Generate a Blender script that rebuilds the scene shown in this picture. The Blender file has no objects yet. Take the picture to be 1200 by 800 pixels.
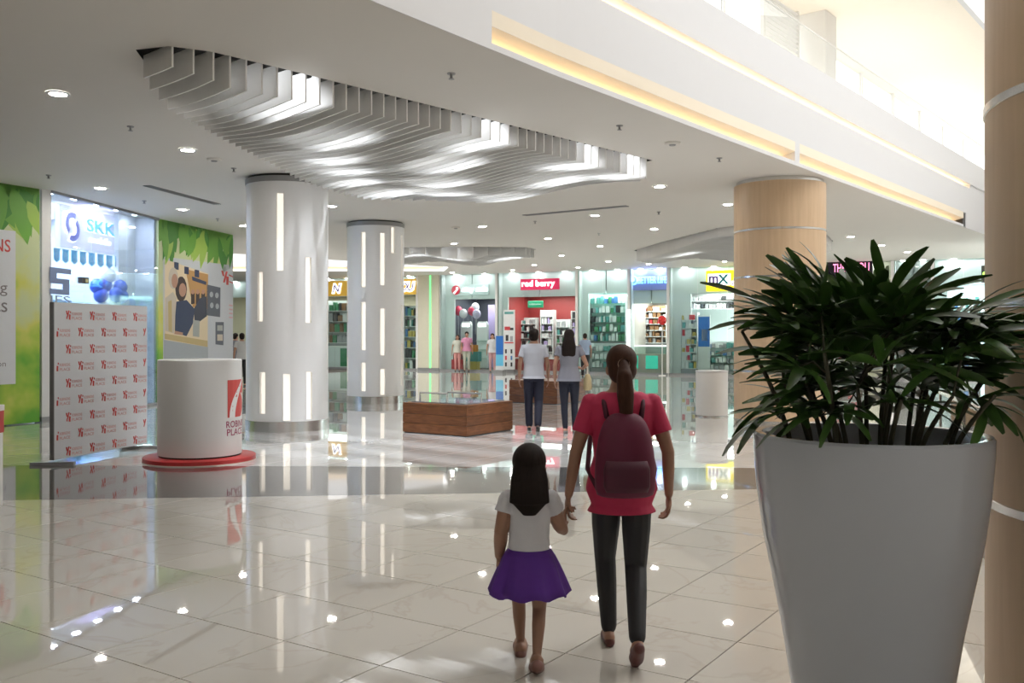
import bpy, bmesh, math, random
from math import sin, cos, pi, radians, atan2, hypot, sqrt
from mathutils import Vector, Matrix
from mathutils.geometry import tessellate_polygon

random.seed(7)
SC = bpy.context.scene
COL = SC.collection

# ------------------------------------------------------------------ camera
cam_d = bpy.data.cameras.new('camera')
cam_d.sensor_width = 36.0
cam_d.lens = 33.0
cam_d.shift_y = -8.0 / 1200.0
cam_d.clip_end = 300
cam = bpy.data.objects.new('camera', cam_d)
COL.objects.link(cam)
cam.location = (0, 0, 1.6)
cam.rotation_euler = (radians(90), 0, 0)
SC.camera = cam

# ------------------------------------------------------------------ sky, lights, exposure
W = bpy.data.worlds.new('sky')
SC.world = W
W.use_nodes = True
_bg = W.node_tree.nodes['Background']
_bg.inputs[0].default_value = (1.0, 0.985, 0.965, 1)
_bg.inputs[1].default_value = 2.8
SC.view_settings.view_transform = 'Standard'
SC.view_settings.look = 'None'
SC.view_settings.gamma = 1
SC.view_settings.exposure = 0.2
SC.cycles.max_bounces = 8
SC.cycles.transparent_max_bounces = 16
SC.cycles.sample_clamp_indirect = 6.0


def area_light(name, loc, size, power, color=(1, 1, 1), rotz=0.0, sizey=None):
    d = bpy.data.lights.new(name, 'AREA')
    d.energy = power
    d.color = color
    d.size = size
    if sizey:
        d.shape = 'RECTANGLE'
        d.size_y = sizey
    o = bpy.data.objects.new(name, d)
    o.location = loc
    o.rotation_euler = (0, 0, rotz)
    COL.objects.link(o)
    return o


# ------------------------------------------------------------------ projection helpers (pixels of the photo -> plan positions)
F, YH, EYE, H = 1100.0, 392.0, 1.6, 4.25


def ceil_pt(x, y, z=H):
    Y = F * (z - EYE) / (YH - y)
    return ((x - 600) / F * Y, Y)


def floor_pt(x, y):
    Y = F * EYE / (y - YH)
    return ((x - 600) / F * Y, Y)


# ------------------------------------------------------------------ materials
_M = {}


def mat(name, col=(0.8, 0.8, 0.8), rough=0.5, metal=0.0, emit=None, es=0.0, var=0.04, scale=8.0, coat=0.0, spec=0.5, bump=0.0,
        stretch=None, objvar=0.0):
    if name in _M:
        return _M[name]
    m = bpy.data.materials.new(name)
    m.use_nodes = True
    nt = m.node_tree
    b = nt.nodes['Principled BSDF']
    b.inputs['Roughness'].default_value = rough
    b.inputs['Metallic'].default_value = metal
    b.inputs['Specular IOR Level'].default_value = spec
    b.inputs['Coat Weight'].default_value = coat
    tc = nt.nodes.new('ShaderNodeTexCoord')
    mp = nt.nodes.new('ShaderNodeMapping')
    if stretch:
        mp.inputs['Scale'].default_value = stretch
    nz = nt.nodes.new('ShaderNodeTexNoise')
    nz.inputs['Scale'].default_value = scale
    nz.inputs['Detail'].default_value = 4
    nt.links.new(tc.outputs['Object'], mp.inputs['Vector'])
    nt.links.new(mp.outputs['Vector'], nz.inputs['Vector'])
    mx = nt.nodes.new('ShaderNodeMix')
    mx.data_type = 'RGBA'
    c0 = tuple(max(0, c * (1 - var)) for c in col) + (1,)
    c1 = tuple(min(1, c * (1 + var)) for c in col) + (1,)
    mx.inputs[6].default_value = c0
    mx.inputs[7].default_value = c1
    nt.links.new(nz.outputs['Fac'], mx.inputs[0])
    out = mx.outputs[2]
    if objvar:
        oi = nt.nodes.new('ShaderNodeObjectInfo')
        hs = nt.nodes.new('ShaderNodeHueSaturation')
        mr = nt.nodes.new('ShaderNodeMapRange')
        mr.inputs[3].default_value = 1 - objvar
        mr.inputs[4].default_value = 1 + objvar
        nt.links.new(oi.outputs['Random'], mr.inputs[0])
        nt.links.new(mr.outputs[0], hs.inputs['Value'])
        nt.links.new(out, hs.inputs['Color'])
        out = hs.outputs[0]
    nt.links.new(out, b.inputs['Base Color'])
    if emit:
        b.inputs['Emission Color'].default_value = tuple(emit) + (1,)
        b.inputs['Emission Strength'].default_value = es
    if bump:
        bp = nt.nodes.new('ShaderNodeBump')
        bp.inputs['Strength'].default_value = bump
        bp.inputs['Distance'].default_value = 0.01
        nt.links.new(nz.outputs['Fac'], bp.inputs['Height'])
        nt.links.new(bp.outputs[0], b.inputs['Normal'])
    _M[name] = m
    return m


def glass_mat(name, tint=(0.9, 0.97, 0.95), refl=1.0):
    if name in _M:
        return _M[name]
    m = bpy.data.materials.new(name)
    m.use_nodes = True
    nt = m.node_tree
    nt.nodes.remove(nt.nodes['Principled BSDF'])
    out = nt.nodes['Material Output']
    tr = nt.nodes.new('ShaderNodeBsdfTransparent')
    tr.inputs[0].default_value = tuple(tint) + (1,)
    gl = nt.nodes.new('ShaderNodeBsdfGlossy')
    gl.inputs['Roughness'].default_value = 0.02
    fr = nt.nodes.new('ShaderNodeFresnel')
    fr.inputs[0].default_value = 1.45
    ml = nt.nodes.new('ShaderNodeMath')
    ml.operation = 'MULTIPLY'
    ml.inputs[1].default_value = refl
    nt.links.new(fr.outputs[0], ml.inputs[0])
    mx = nt.nodes.new('ShaderNodeMixShader')
    nt.links.new(ml.outputs[0], mx.inputs[0])
    nt.links.new(tr.outputs[0], mx.inputs[1])
    nt.links.new(gl.outputs[0], mx.inputs[2])
    nt.links.new(mx.outputs[0], out.inputs[0])
    _M[name] = m
    return m


def tile_mat(name, base, vein, rough, objvar=0.03, veinamt=0.16):
    m = bpy.data.materials.new(name)
    m.use_nodes = True
    nt = m.node_tree
    b = nt.nodes['Principled BSDF']
    b.inputs['Roughness'].default_value = rough
    b.inputs['Specular IOR Level'].default_value = 0.6
    b.inputs['Coat Weight'].default_value = 0.5
    b.inputs['Coat Roughness'].default_value = 0.0
    geo = nt.nodes.new('ShaderNodeNewGeometry')
    nz = nt.nodes.new('ShaderNodeTexNoise')
    nz.inputs['Scale'].default_value = 0.8
    nz.inputs['Detail'].default_value = 5
    nz.inputs['Distortion'].default_value = 1.2
    oi = nt.nodes.new('ShaderNodeObjectInfo')
    ad = nt.nodes.new('ShaderNodeVectorMath')
    sc = nt.nodes.new('ShaderNodeVectorMath')
    sc.operation = 'SCALE'
    sc.inputs[3].default_value = 9.0
    cb = nt.nodes.new('ShaderNodeCombineXYZ')
    nt.links.new(oi.outputs['Random'], cb.inputs[2])
    nt.links.new(cb.outputs[0], sc.inputs[0])
    nt.links.new(geo.outputs['Position'], ad.inputs[0])
    nt.links.new(sc.outputs[0], ad.inputs[1])
    nt.links.new(ad.outputs[0], nz.inputs['Vector'])
    cr = nt.nodes.new('ShaderNodeValToRGB')
    e = cr.color_ramp.elements
    e[0].position = 0.485
    e[0].color = (0, 0, 0, 1)
    e[1].position = 0.5
    e[1].color = (veinamt, veinamt, veinamt, 1)
    e2 = e.new(0.515)
    e2.color = (0, 0, 0, 1)
    nt.links.new(nz.outputs['Fac'], cr.inputs[0])
    mx = nt.nodes.new('ShaderNodeMix')
    mx.data_type = 'RGBA'
    mx.inputs[6].default_value = tuple(base) + (1,)
    mx.inputs[7].default_value = tuple(vein) + (1,)
    nt.links.new(cr.outputs[0], mx.inputs[0])
    hs = nt.nodes.new('ShaderNodeHueSaturation')
    mr = nt.nodes.new('ShaderNodeMapRange')
    mr.inputs[3].default_value = 1 - objvar
    mr.inputs[4].default_value = 1 + objvar
    nt.links.new(oi.outputs['Random'], mr.inputs[0])
    nt.links.new(mr.outputs[0], hs.inputs['Value'])
    nt.links.new(mx.outputs[2], hs.inputs['Color'])
    nt.links.new(hs.outputs[0], b.inputs['Base Color'])
    return m


def wood_mat(name, a, c, rough=0.4, axis=(1, 1, 9), objvar=0.12, scale=2.5):
    m = bpy.data.materials.new(name)
    m.use_nodes = True
    nt = m.node_tree
    b = nt.nodes['Principled BSDF']
    b.inputs['Roughness'].default_value = rough
    tc = nt.nodes.new('ShaderNodeTexCoord')
    mp = nt.nodes.new('ShaderNodeMapping')
    mp.inputs['Scale'].default_value = axis
    nz = nt.nodes.new('ShaderNodeTexNoise')
    nz.inputs['Scale'].default_value = scale
    nz.inputs['Detail'].default_value = 6
    nz.inputs['Distortion'].default_value = 0.5
    nt.links.new(tc.outputs['Object'], mp.inputs[0])
    nt.links.new(mp.outputs[0], nz.inputs[0])
    cr = nt.nodes.new('ShaderNodeValToRGB')
    cr.color_ramp.elements[0].position = 0.3
    cr.color_ramp.elements[0].color = tuple(a) + (1,)
    cr.color_ramp.elements[1].position = 0.7
    cr.color_ramp.elements[1].color = tuple(c) + (1,)
    nt.links.new(nz.outputs['Fac'], cr.inputs[0])
    oi = nt.nodes.new('ShaderNodeObjectInfo')
    hs = nt.nodes.new('ShaderNodeHueSaturation')
    mr = nt.nodes.new('ShaderNodeMapRange')
    mr.inputs[3].default_value = 1 - objvar
    mr.inputs[4].default_value = 1 + objvar
    nt.links.new(oi.outputs['Random'], mr.inputs[0])
    nt.links.new(mr.outputs[0], hs.inputs['Value'])
    nt.links.new(cr.outputs[0], hs.inputs['Color'])
    nt.links.new(hs.outputs[0], b.inputs['Base Color'])
    return m


WHITE = mat('white_paint', (0.80, 0.79, 0.77), 0.55, var=0.015)
CEIL = mat('ceiling_paint', (0.72, 0.69, 0.64), 0.7, var=0.012, scale=2)
FASC = mat('fascia_paint', (0.69, 0.695, 0.71), 0.5, var=0.01)
CREAM = mat('cream_paint', (0.88, 0.79, 0.64), 0.6, var=0.03, scale=1.5)
FINM = mat('fin_paint', (0.86, 0.85, 0.825), 0.45, var=0.02, objvar=0.03)
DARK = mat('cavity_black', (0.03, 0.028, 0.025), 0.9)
CHROME = mat('brushed_steel', (0.62, 0.61, 0.59), 0.22, metal=1.0, var=0.05, scale=30)
GREYMET = mat('grey_metal', (0.33, 0.33, 0.33), 0.4, metal=0.6)
LAMP = mat('lamp_disc', (1, 1, 1), 0.5, emit=(1.0, 0.95, 0.87), es=230)
WASH = mat('wash_disc', (1, 1, 1), 0.5, emit=(0.96, 0.98, 1.0), es=60)
WARMLED = mat('warm_led', (1, 0.9, 0.7), 0.5, emit=(1.0, 0.72, 0.42), es=6.5)
SLOTL = mat('slot_lamp', (1, 0.95, 0.88), 0.5, emit=(1.0, 0.91, 0.79), es=0.62)
GLASS = glass_mat('shop_glass', (0.90, 0.965, 0.945), 0.75)
GLASSB = glass_mat('blue_glass', (0.92, 0.965, 0.99), 0.55)
GLASSR = glass_mat('rail_glass', (0.95, 0.98, 0.97), 0.6)
TAN = wood_mat('tan_veneer', (0.56, 0.39, 0.24), (0.63, 0.45, 0.285), 0.45, axis=(6, 6, 0.5), objvar=0.02)
WOOD = wood_mat('brown_wood', (0.13, 0.043, 0.014), (0.25, 0.098, 0.036), 0.38, axis=(2, 2, 14))
RED = mat('red_lacquer', (0.52, 0.035, 0.035), 0.3)
PRINTRED = mat('print_red', (0.62, 0.07, 0.06), 0.5)
PRINTPALE = mat('print_pale_red', (0.70, 0.28, 0.26), 0.5)
BLACK = mat('black_plastic', (0.02, 0.02, 0.022), 0.4)
GRANITE = mat('dark_granite', (0.135, 0.128, 0.12), 0.06, var=0.25, scale=60, coat=0.3)
GROUT = mat('grout', (0.10, 0.09, 0.08), 0.8)
TILE1 = tile_mat('cream_tile', (0.60, 0.565, 0.505), (0.33, 0.23, 0.15), 0.02)
TILE2 = tile_mat('white_tile_sheen', (0.71, 0.70, 0.675), (0.5, 0.42, 0.33), 0.015, objvar=0.02, veinamt=0.1)  # whiter than the near tiles: reflection on the far floor put into the colour


# ------------------------------------------------------------------ mesh builder
class MB:
    def __init__(self):
        self.v, self.f, self.mi = [], [], []

    def add(self, vs, fs, mi=0, M=None):
        o = len(self.v)
        if M is not None:
            vs = [tuple(M @ Vector(p)) for p in vs]
        self.v += [tuple(p) for p in vs]
        for fc in fs:
            self.f.append(tuple(i + o for i in fc))
            self.mi.append(mi)
        return self

    def box(self, c, s, rz=0.0, mi=0, M=None):
        x, y, z = s[0] / 2, s[1] / 2, s[2] / 2
        vs = [(-x, -y, -z), (x, -y, -z), (x, y, -z), (-x, y, -z), (-x, -y, z), (x, -y, z), (x, y, z), (-x, y, z)]
        ca, sa = cos(rz), sin(rz)
        vs = [(c[0] + p[0] * ca - p[1] * sa, c[1] + p[0] * sa + p[1] * ca, c[2] + p[2]) for p in vs]
        return self.add(vs, [(0, 3, 2, 1), (4, 5, 6, 7), (0, 1, 5, 4), (1, 2, 6, 5), (2, 3, 7, 6), (3, 0, 4, 7)], mi, M)

    def bb(self, x0, x1, y0, y1, z0, z1, mi=0):
        return self.box(((x0 + x1) / 2, (y0 + y1) / 2, (z0 + z1) / 2), (abs(x1 - x0), abs(y1 - y0), abs(z1 - z0)), 0, mi)

    def prism(self, poly, z0, z1, mi=0, bottom=True):
        n = len(poly)
        a = sum(poly[i][0] * poly[(i + 1) % n][1] - poly[(i + 1) % n][0] * poly[i][1] for i in range(n))
        if a < 0:
            poly = poly[::-1]
        vs = [(p[0], p[1], z0) for p in poly] + [(p[0], p[1], z1) for p in poly]
        fs = [tuple(range(n, 2 * n))]
        if bottom:
            fs.append(tuple(range(n - 1, -1, -1)))
        fs += [(i, (i + 1) % n, n + (i + 1) % n, n + i) for i in range(n)]
        return self.add(vs, fs, mi)

    def lathe(self, prof, n=32, c=(0, 0, 0), cap0=True, cap1=True, mi=0, M=None):
        vs, fs = [], []
        for r, z in prof:
            for i in range(n):
                a = 2 * pi * i / n
                vs.append((c[0] + r * cos(a), c[1] + r * sin(a), c[2] + z))
        for k in range(len(prof) - 1):
            for i in range(n):
                j = (i + 1) % n
                fs.append((k * n + i, k * n + j, (k + 1) * n + j, (k + 1) * n + i))
        if cap0:
            fs.append(tuple(range(n - 1, -1, -1)))
        if cap1:
            b = (len(prof) - 1) * n
            fs.append(tuple(range(b, b + n)))
        return self.add(vs, fs, mi, M)

    def cyl(self, c, r, z0, z1, n=24, mi=0):
        return self.lathe([(r, z0), (r, z1)], n, (c[0], c[1], 0), mi=mi)

    def ball(self, c, r, n=12, m=8, mi=0, M=None):
        rx, ry, rz = r if isinstance(r, (tuple, list)) else (r, r, r)
        vs = [(c[0], c[1], c[2] - rz)]
        for k in range(1, m):
            t = -pi / 2 + pi * k / m
            for i in range(n):
                a = 2 * pi * i / n
                vs.append((c[0] + rx * cos(t) * cos(a), c[1] + ry * cos(t) * sin(a), c[2] + rz * sin(t)))
        vs.append((c[0], c[1], c[2] + rz))
        fs = [(0, 1 + (i + 1) % n, 1 + i) for i in range(n)]
        for k in range(m - 2):
            for i in range(n):
                j = (i + 1) % n
                fs.append((1 + k * n + i, 1 + k * n + j, 1 + (k + 1) * n + j, 1 + (k + 1) * n + i))
        L = len(vs) - 1
        b = 1 + (m - 2) * n
        fs += [(b + i, b + (i + 1) % n, L) for i in range(n)]
        return self.add(vs, fs, mi, M)

    def loft(self, rings, n=16, mi=0):
        """rings: (cx, cy, cz, rx, ry) horizontal ellipses from bottom to top"""
        vs, fs = [], []
        for cx, cy, cz, rx, ry in rings:
            for i in range(n):
                a = 2 * pi * i / n
                vs.append((cx + rx * cos(a), cy + ry * sin(a), cz))
        for k in range(len(rings) - 1):
            for i in range(n):
                j = (i + 1) % n
                fs.append((k * n + i, k * n + j, (k + 1) * n + j, (k + 1) * n + i))
        fs.append(tuple(range(n - 1, -1, -1)))
        b = (len(rings) - 1) * n
        fs.append(tuple(range(b, b + n)))
        return self.add(vs, fs, mi)

    def tube(self, pts, radii, n=10, mi=0, balls=False):
        pts = [Vector(p) for p in pts]
        if not isinstance(radii, (list, tuple)):
            radii = [radii] * len(pts)
        vs, fs = [], []
        prev = None
        for k, p in enumerate(pts):
            d = (pts[min(k + 1, len(pts) - 1)] - pts[max(k - 1, 0)]).normalized()
            if prev is None:
                u = d.orthogonal().normalized()
            else:
                u = (prev - d * prev.dot(d))
                u = u.normalized() if u.length > 1e-6 else d.orthogonal().normalized()
            prev = u
            w = d.cross(u)
            for i in range(n):
                a = 2 * pi * i / n
                vs.append(tuple(p + (u * cos(a) + w * sin(a)) * radii[k]))
        for k in range(len(pts) - 1):
            for i in range(n):
                j = (i + 1) % n
                fs.append((k * n + i, k * n + j, (k + 1) * n + j, (k + 1) * n + i))
        fs.append(tuple(range(n - 1, -1, -1)))
        b = (len(pts) - 1) * n
        fs.append(tuple(range(b, b + n)))
        self.add(vs, fs, mi)
        if balls:
            for p, r in zip(pts, radii):
                self.ball(p, r * 0.985, 10, 8, mi)
        return self

    def sweep(self, path, prof, mi=0):
        """path: plan points; prof: closed polygon of (offset to the right of travel, z)"""
        n, m = len(path), len(prof)
        vs, fs = [], []
        for k in range(n):
            ns = []
            for a, b in ((k - 1, k), (k, k + 1)):
                if a >= 0 and b < n:
                    dx, dy = path[b][0] - path[a][0], path[b][1] - path[a][1]
                    L = hypot(dx, dy)
                    ns.append((dy / L, -dx / L))
            nx, ny = sum(q[0] for q in ns) / len(ns), sum(q[1] for q in ns) / len(ns)
            L = nx * nx + ny * ny
            nx, ny = nx / L, ny / L
            for o, z in prof:
                vs.append((path[k][0] + nx * o, path[k][1] + ny * o, z))
        for k in range(n - 1):
            for i in range(m):
                j = (i + 1) % m
                fs.append((k * m + i, (k + 1) * m + i, (k + 1) * m + j, k * m + j))
        fs.append(tuple(range(m)))
        fs.append(tuple(range(n * m - 1, (n - 1) * m - 1, -1)))
        return self.add(vs, fs, mi)

    def plate(self, poly, y0, y1, mi=0):
        """an upright plate: poly in (x, z), between local y0 and y1"""
        n = len(poly)
        vs = [(p[0], y0, p[1]) for p in poly] + [(p[0], y1, p[1]) for p in poly]
        fs = [tuple(range(n)), tuple(range(2 * n - 1, n - 1, -1))]
        fs += [(i, n + i, n + (i + 1) % n, (i + 1) % n) for i in range(n)]
        return self.add(vs, fs, mi)

    def mesh(self, name, mats, smooth=False, fix=True):
        me = bpy.data.meshes.new(name)
        me.from_pydata(self.v, [], self.f)
        if not isinstance(mats, (list, tuple)):
            mats = [mats]
        for m in mats:
            me.materials.append(m)
        if len(mats) > 1:
            me.polygons.foreach_set('material_index', self.mi)
        if fix:
            bm = bmesh.new()
            bm.from_mesh(me)
            bmesh.ops.recalc_face_normals(bm, faces=bm.faces)
            bm.to_mesh(me)
            bm.free()
        if smooth:
            me.polygons.foreach_set('use_smooth', [True] * len(me.polygons))
            if smooth != 'all':
                me.set_sharp_from_angle(angle=radians(35))
        me.update()
        return me

    def build(self, name, mats, parent=None, smooth=False, bevel=0.0, kind=None, label=None, loc=None, fix=True):
        o = bpy.data.objects.new(name, self.mesh(name, mats, smooth, fix))
        COL.objects.link(o)
        if parent is not None:
            o.parent = parent
        if loc:
            o.location = loc
        if bevel:
            b = o.modifiers.new('bevel', 'BEVEL')
            b.width = bevel
            b.segments = 2
            b.limit_method = 'ANGLE'
        if kind:
            o['kind'] = kind
        if label:
            o['label'] = label
        return o


def tag(o, label, cat, group=None):
    o['label'] = label
    o['category'] = cat
    if group:
        o['group'] = group
    return o


def thing(name, label, cat, loc=(0, 0, 0), rz=0.0, group=None):
    o = bpy.data.objects.new(name, None)
    o.empty_display_size = 0.1
    o.location = loc
    o.rotation_euler = (0, 0, rz)
    COL.objects.link(o)
    return tag(o, label, cat, group)


def struct_empty(name, loc=(0, 0, 0), rz=0.0):
    o = bpy.data.objects.new(name, None)
    o.location = loc
    o.rotation_euler = (0, 0, rz)
    o['kind'] = 'structure'
    COL.objects.link(o)
    return o


def copy_tree(o, parent=None):
    c = o.copy()
    COL.objects.link(c)
    if parent is not None:
        c.parent = parent
    for ch in list(o.children):
        copy_tree(ch, c)
    return c


_TC = {}


def text_geo(s, bold=0.0, shear=0.0):
    """glyph outlines of a word as (verts2d, faces), height of capitals about 0.7, centred on x"""
    k = (s, bold, shear)
    if k in _TC:
        return _TC[k]
    cu = bpy.data.curves.new('lettering', 'FONT')
    cu.body = s
    cu.align_x = 'CENTER'
    cu.resolution_u = 3
    cu.offset = bold
    cu.shear = shear
    ob = bpy.data.objects.new('lettering', cu)
    COL.objects.link(ob)
    dg = bpy.context.evaluated_depsgraph_get()
    me = bpy.data.meshes.new_from_object(ob.evaluated_get(dg))
    vs = [(v.co.x, v.co.y) for v in me.vertices]
    fs = [tuple(p.vertices) for p in me.polygons]
    bpy.data.objects.remove(ob)
    bpy.data.curves.remove(cu)
    bpy.data.meshes.remove(me)
    _TC[k] = (vs, fs)
    return _TC[k]


def add_text(mb, s, cx, cz, w=None, h=None, y=-0.002, thick=0.0, bold=0.0, shear=0.0, mi=0, fn=None):
    """lettering standing upright on a local x-z face; fits width w and height h; fn maps (x, z, depth) to a point"""
    vs, fs = text_geo(s, bold, shear)
    xs = [v[0] for v in vs]
    ys = [v[1] for v in vs]
    sx = (w / (max(xs) - min(xs))) if w else None
    sz = (h / (max(ys) - min(ys))) if h else sx
    sx = sx or sz
    mx, mz = (max(xs) + min(xs)) / 2, (max(ys) + min(ys)) / 2
    fn = fn or (lambda x, z, d: (x, y - d, z))
    P = [((v[0] - mx) * sx + cx, (v[1] - mz) * sz + cz) for v in vs]
    front = [fn(x, z, thick) for x, z in P]
    if not thick:
        return mb.add(front, fs, mi)
    n = len(P)
    back = [fn(x, z, 0.0) for x, z in P]
    cnt = {}
    for f in fs:
        for a, b in zip(f, f[1:] + f[:1]):
            cnt[(a, b)] = cnt.get((a, b), 0) + 1
    side = [(a, n + a, n + b, b) for (a, b) in cnt if (b, a) not in cnt]
    return mb.add(front + back, fs + side, mi)


# ================================================================== FLOOR
AX, BX = (0.834, -0.552), (0.552, 0.834)          # tile grid axes (plan)


def ab(a, b):
    return (a * AX[0] + b * BX[0], a * AX[1] + b * BX[1])


TA, TB, A0, B0 = 0.66, 0.645, -1.72, 2.79
NEAR = ((-8.5, 8.76), (9.0, 10.28))                # near edge of the dark band
FAR = ((-8.5, 11.56), (9.0, 11.12))                # far edge of the dark band


def side_of(line, p):
    (x0, y0), (x1, y1) = line
    return (x1 - x0) * (p[1] - y0) - (y1 - y0) * (p[0] - x0)


def clip(poly, line, keep):
    out = []
    n = len(poly)
    for i in range(n):
        p, q = poly[i], poly[(i + 1) % n]
        sp, sq = side_of(line, p) * keep, side_of(line, q) * keep
        if sp >= 0:
            out.append(p)
        if (sp >= 0) != (sq >= 0):
            t = sp / (sp - sq)
            out.append((p[0] + (q[0] - p[0]) * t, p[1] + (q[1] - p[1]) * t))
    return out


floor = MB().bb(-24, 26, -7, 57, -0.3, -0.006).build('floor', GROUT)
floor['kind'] = 'structure'
band = MB().prism([NEAR[0], NEAR[1], FAR[1], FAR[0]], -0.006, 0.0).build('granite_band', GRANITE, floor)


def tile_mb(poly, mb=None, ch=0.0006):
    cx = sum(p[0] for p in poly) / len(poly)
    cy = sum(p[1] for p in poly) / len(poly)
    n = len(poly)
    ins = []
    for p in poly:
        d = hypot(p[0] - cx, p[1] - cy)
        k = 1 - ch * 1.4 / max(d, 0.01)
        ins.append((cx + (p[0] - cx) * k, cy + (p[1] - cy) * k))
    mb = mb or MB()
    vs = [(p[0], p[1], -0.007) for p in poly] + [(p[0], p[1], -0.002) for p in poly] + [(p[0], p[1], 0.0) for p in ins]
    fs = []
    for i in range(n):
        j = (i + 1) % n
        fs.append((i, j, n + j, n + i))
        fs.append((n + i, n + j, 2 * n + j, 2 * n + i))
    fs.append(tuple(range(2 * n, 3 * n)))
    return mb.add(vs, fs)


def make_tiles():
    g = 0.0032
    cand = []
    for ia in range(-40, 45):
        for ib in range(-14, 70):
            a0, b0 = A0 + ia * TA, B0 + ib * TB
            c = ab(a0 + TA / 2, b0 + TB / 2)
            if not (-20 < c[0] < 22 and -4.5 < c[1] < 50):
                continue
            poly = [ab(a0 + g, b0 + g), ab(a0 + TA - g, b0 + g), ab(a0 + TA - g, b0 + TB - g), ab(a0 + g, b0 + TB - g)]
            for zone, line, keep in ((0, NEAR, -1), (1, FAR, 1)):
                p = clip(poly, line, keep)
                if len(p) < 3:
                    continue
                area = abs(sum(p[i][0] * p[(i + 1) % len(p)][1] - p[(i + 1) % len(p)][0] * p[i][1] for i in range(len(p)))) / 2
                if area < 0.004:
                    continue
                whole = len(p) == 4 and area > 0.99 * (TA - 2 * g) * (TB - 2 * g)
                vis = c[1] > 3.3 and abs(c[0] / c[1] * F) < 640 + 400 / c[1]
                cand.append((0 if vis else 1, c[1], zone, c, p, whole))
    cand.sort(key=lambda q: (q[0], q[1]))
    shared = {}
    rest = [MB(), MB()]
    n = 0
    for vis, _, zone, c, p, whole in cand:
        if vis == 0 and n < 292:
            n += 1
            if whole:
                if zone not in shared:
                    rel = [(q[0] - c[0], q[1] - c[1]) for q in p]
                    shared[zone] = tile_mb(rel).mesh('tile', (TILE1, TILE2)[zone])
                o = bpy.data.objects.new('tile', shared[zone])
                COL.objects.link(o)
                o.location = (c[0], c[1], 0)
            else:
                rel = [(q[0] - c[0], q[1] - c[1]) for q in p]
                o = tile_mb(rel).build('tile', (TILE1, TILE2)[zone])
                o.location = (c[0], c[1], 0)
            o.parent = floor
        else:
            tile_mb(p, rest[zone])
    rest[0].build('distant_tiles', TILE1, floor, kind='stuff', fix=False)
    rest[1].build('distant_tiles', TILE2, floor, kind='stuff', fix=False)


make_tiles()

# ================================================================== CEILING
EDGE = [(-8.6, -2.8), (-1.13, 7.44), (0.45, 9.62), (2.74, 12.56), (7.2, 18.2), (11.75, 23.9), (15.5, 28.6), (20, 34.2)]
ED = (0.624, 0.781)                                # along the void edge
EN = (0.781, -0.624)                               # towards the void


def uv(u, v):                                      # fin grid: u along the recess, v along a fin
    return (0.669 * u + 0.743 * v, 0.743 * u - 0.669 * v)


RECESS1 = [uv(4.15, -8.45), uv(4.3, -8.12), uv(4.65, -7.98), uv(5.4, -7.96), uv(12.05, -7.97), uv(12.1, -8.3), uv(12.1, -11.75),
           uv(11.75, -12.4), uv(11.2, -12.85), uv(10.6, -13.05), uv(9.9, -12.85), uv(8.7, -12.3), uv(7.2, -11.2), uv(6.3, -10.5), uv(5.2, -9.5),
           uv(4.5, -8.9)]
RECESS2 = [(-4.9, 28.3), (-3.2, 28.5), (-1.0, 28.35), (0.42, 28.5), (0.75, 29.2), (0.3, 30.4), (-1.0, 31.6), (-3.0, 31.9), (-4.9, 31.0)]
RECESS3 = [(3.85, 29.6), (4.3, 26.8), (5.1, 23.4), (6.0, 22.2), (7.6, 23.2), (9.1, 26.6), (9.3, 27.8), (8.2, 29.3), (6.2, 30.6), (4.6, 30.6)]
NOTCH = [(-15.0, 30.4), (-9.1, 30.7), (-5.6, 34.0), (-2.5, 36.9), (-2.9, 39.4), (-15.0, 39.4)]


def make_ceiling():
    outer = [(-18, -2.8)] + EDGE + [(20, 55), (-18, 55)]
    polys = [[Vector((p[0], p[1], 0)) for p in q] for q in (outer, RECESS1, RECESS2, RECESS3, NOTCH)]
    flat = [p for q in polys for p in q]
    tris = tessellate_polygon(polys)
    mb = MB()
    vs = [(p.x, p.y, H) for p in flat]
    mb.add(vs, [tuple(t) for t in tris])
    me = mb.mesh('ceiling', CEIL, fix=False)
    for p in me.polygons:
        if p.normal.z > 0:
            p.flip()
    o = bpy.data.objects.new('ceiling', me)
    COL.objects.link(o)
    o['kind'] = 'structure'
    return o


ceiling = make_ceiling()


def sweep_part(path, prof, name, m, parent):
    return MB().sweep(path, prof).build(name, m, parent)


def seg_path(p, q):
    """the part of EDGE between two points that lie on it, by their Y"""
    def at(Y):
        for a, b in zip(EDGE, EDGE[1:]):
            if a[1] <= Y <= b[1]:
                t = (Y - a[1]) / (b[1] - a[1])
                return (a[0] + (b[0] - a[0]) * t, Y)
    return [at(p)] + [e for e in EDGE if p + 0.01 < e[1] < q - 0.01] + [at(q)]


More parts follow.
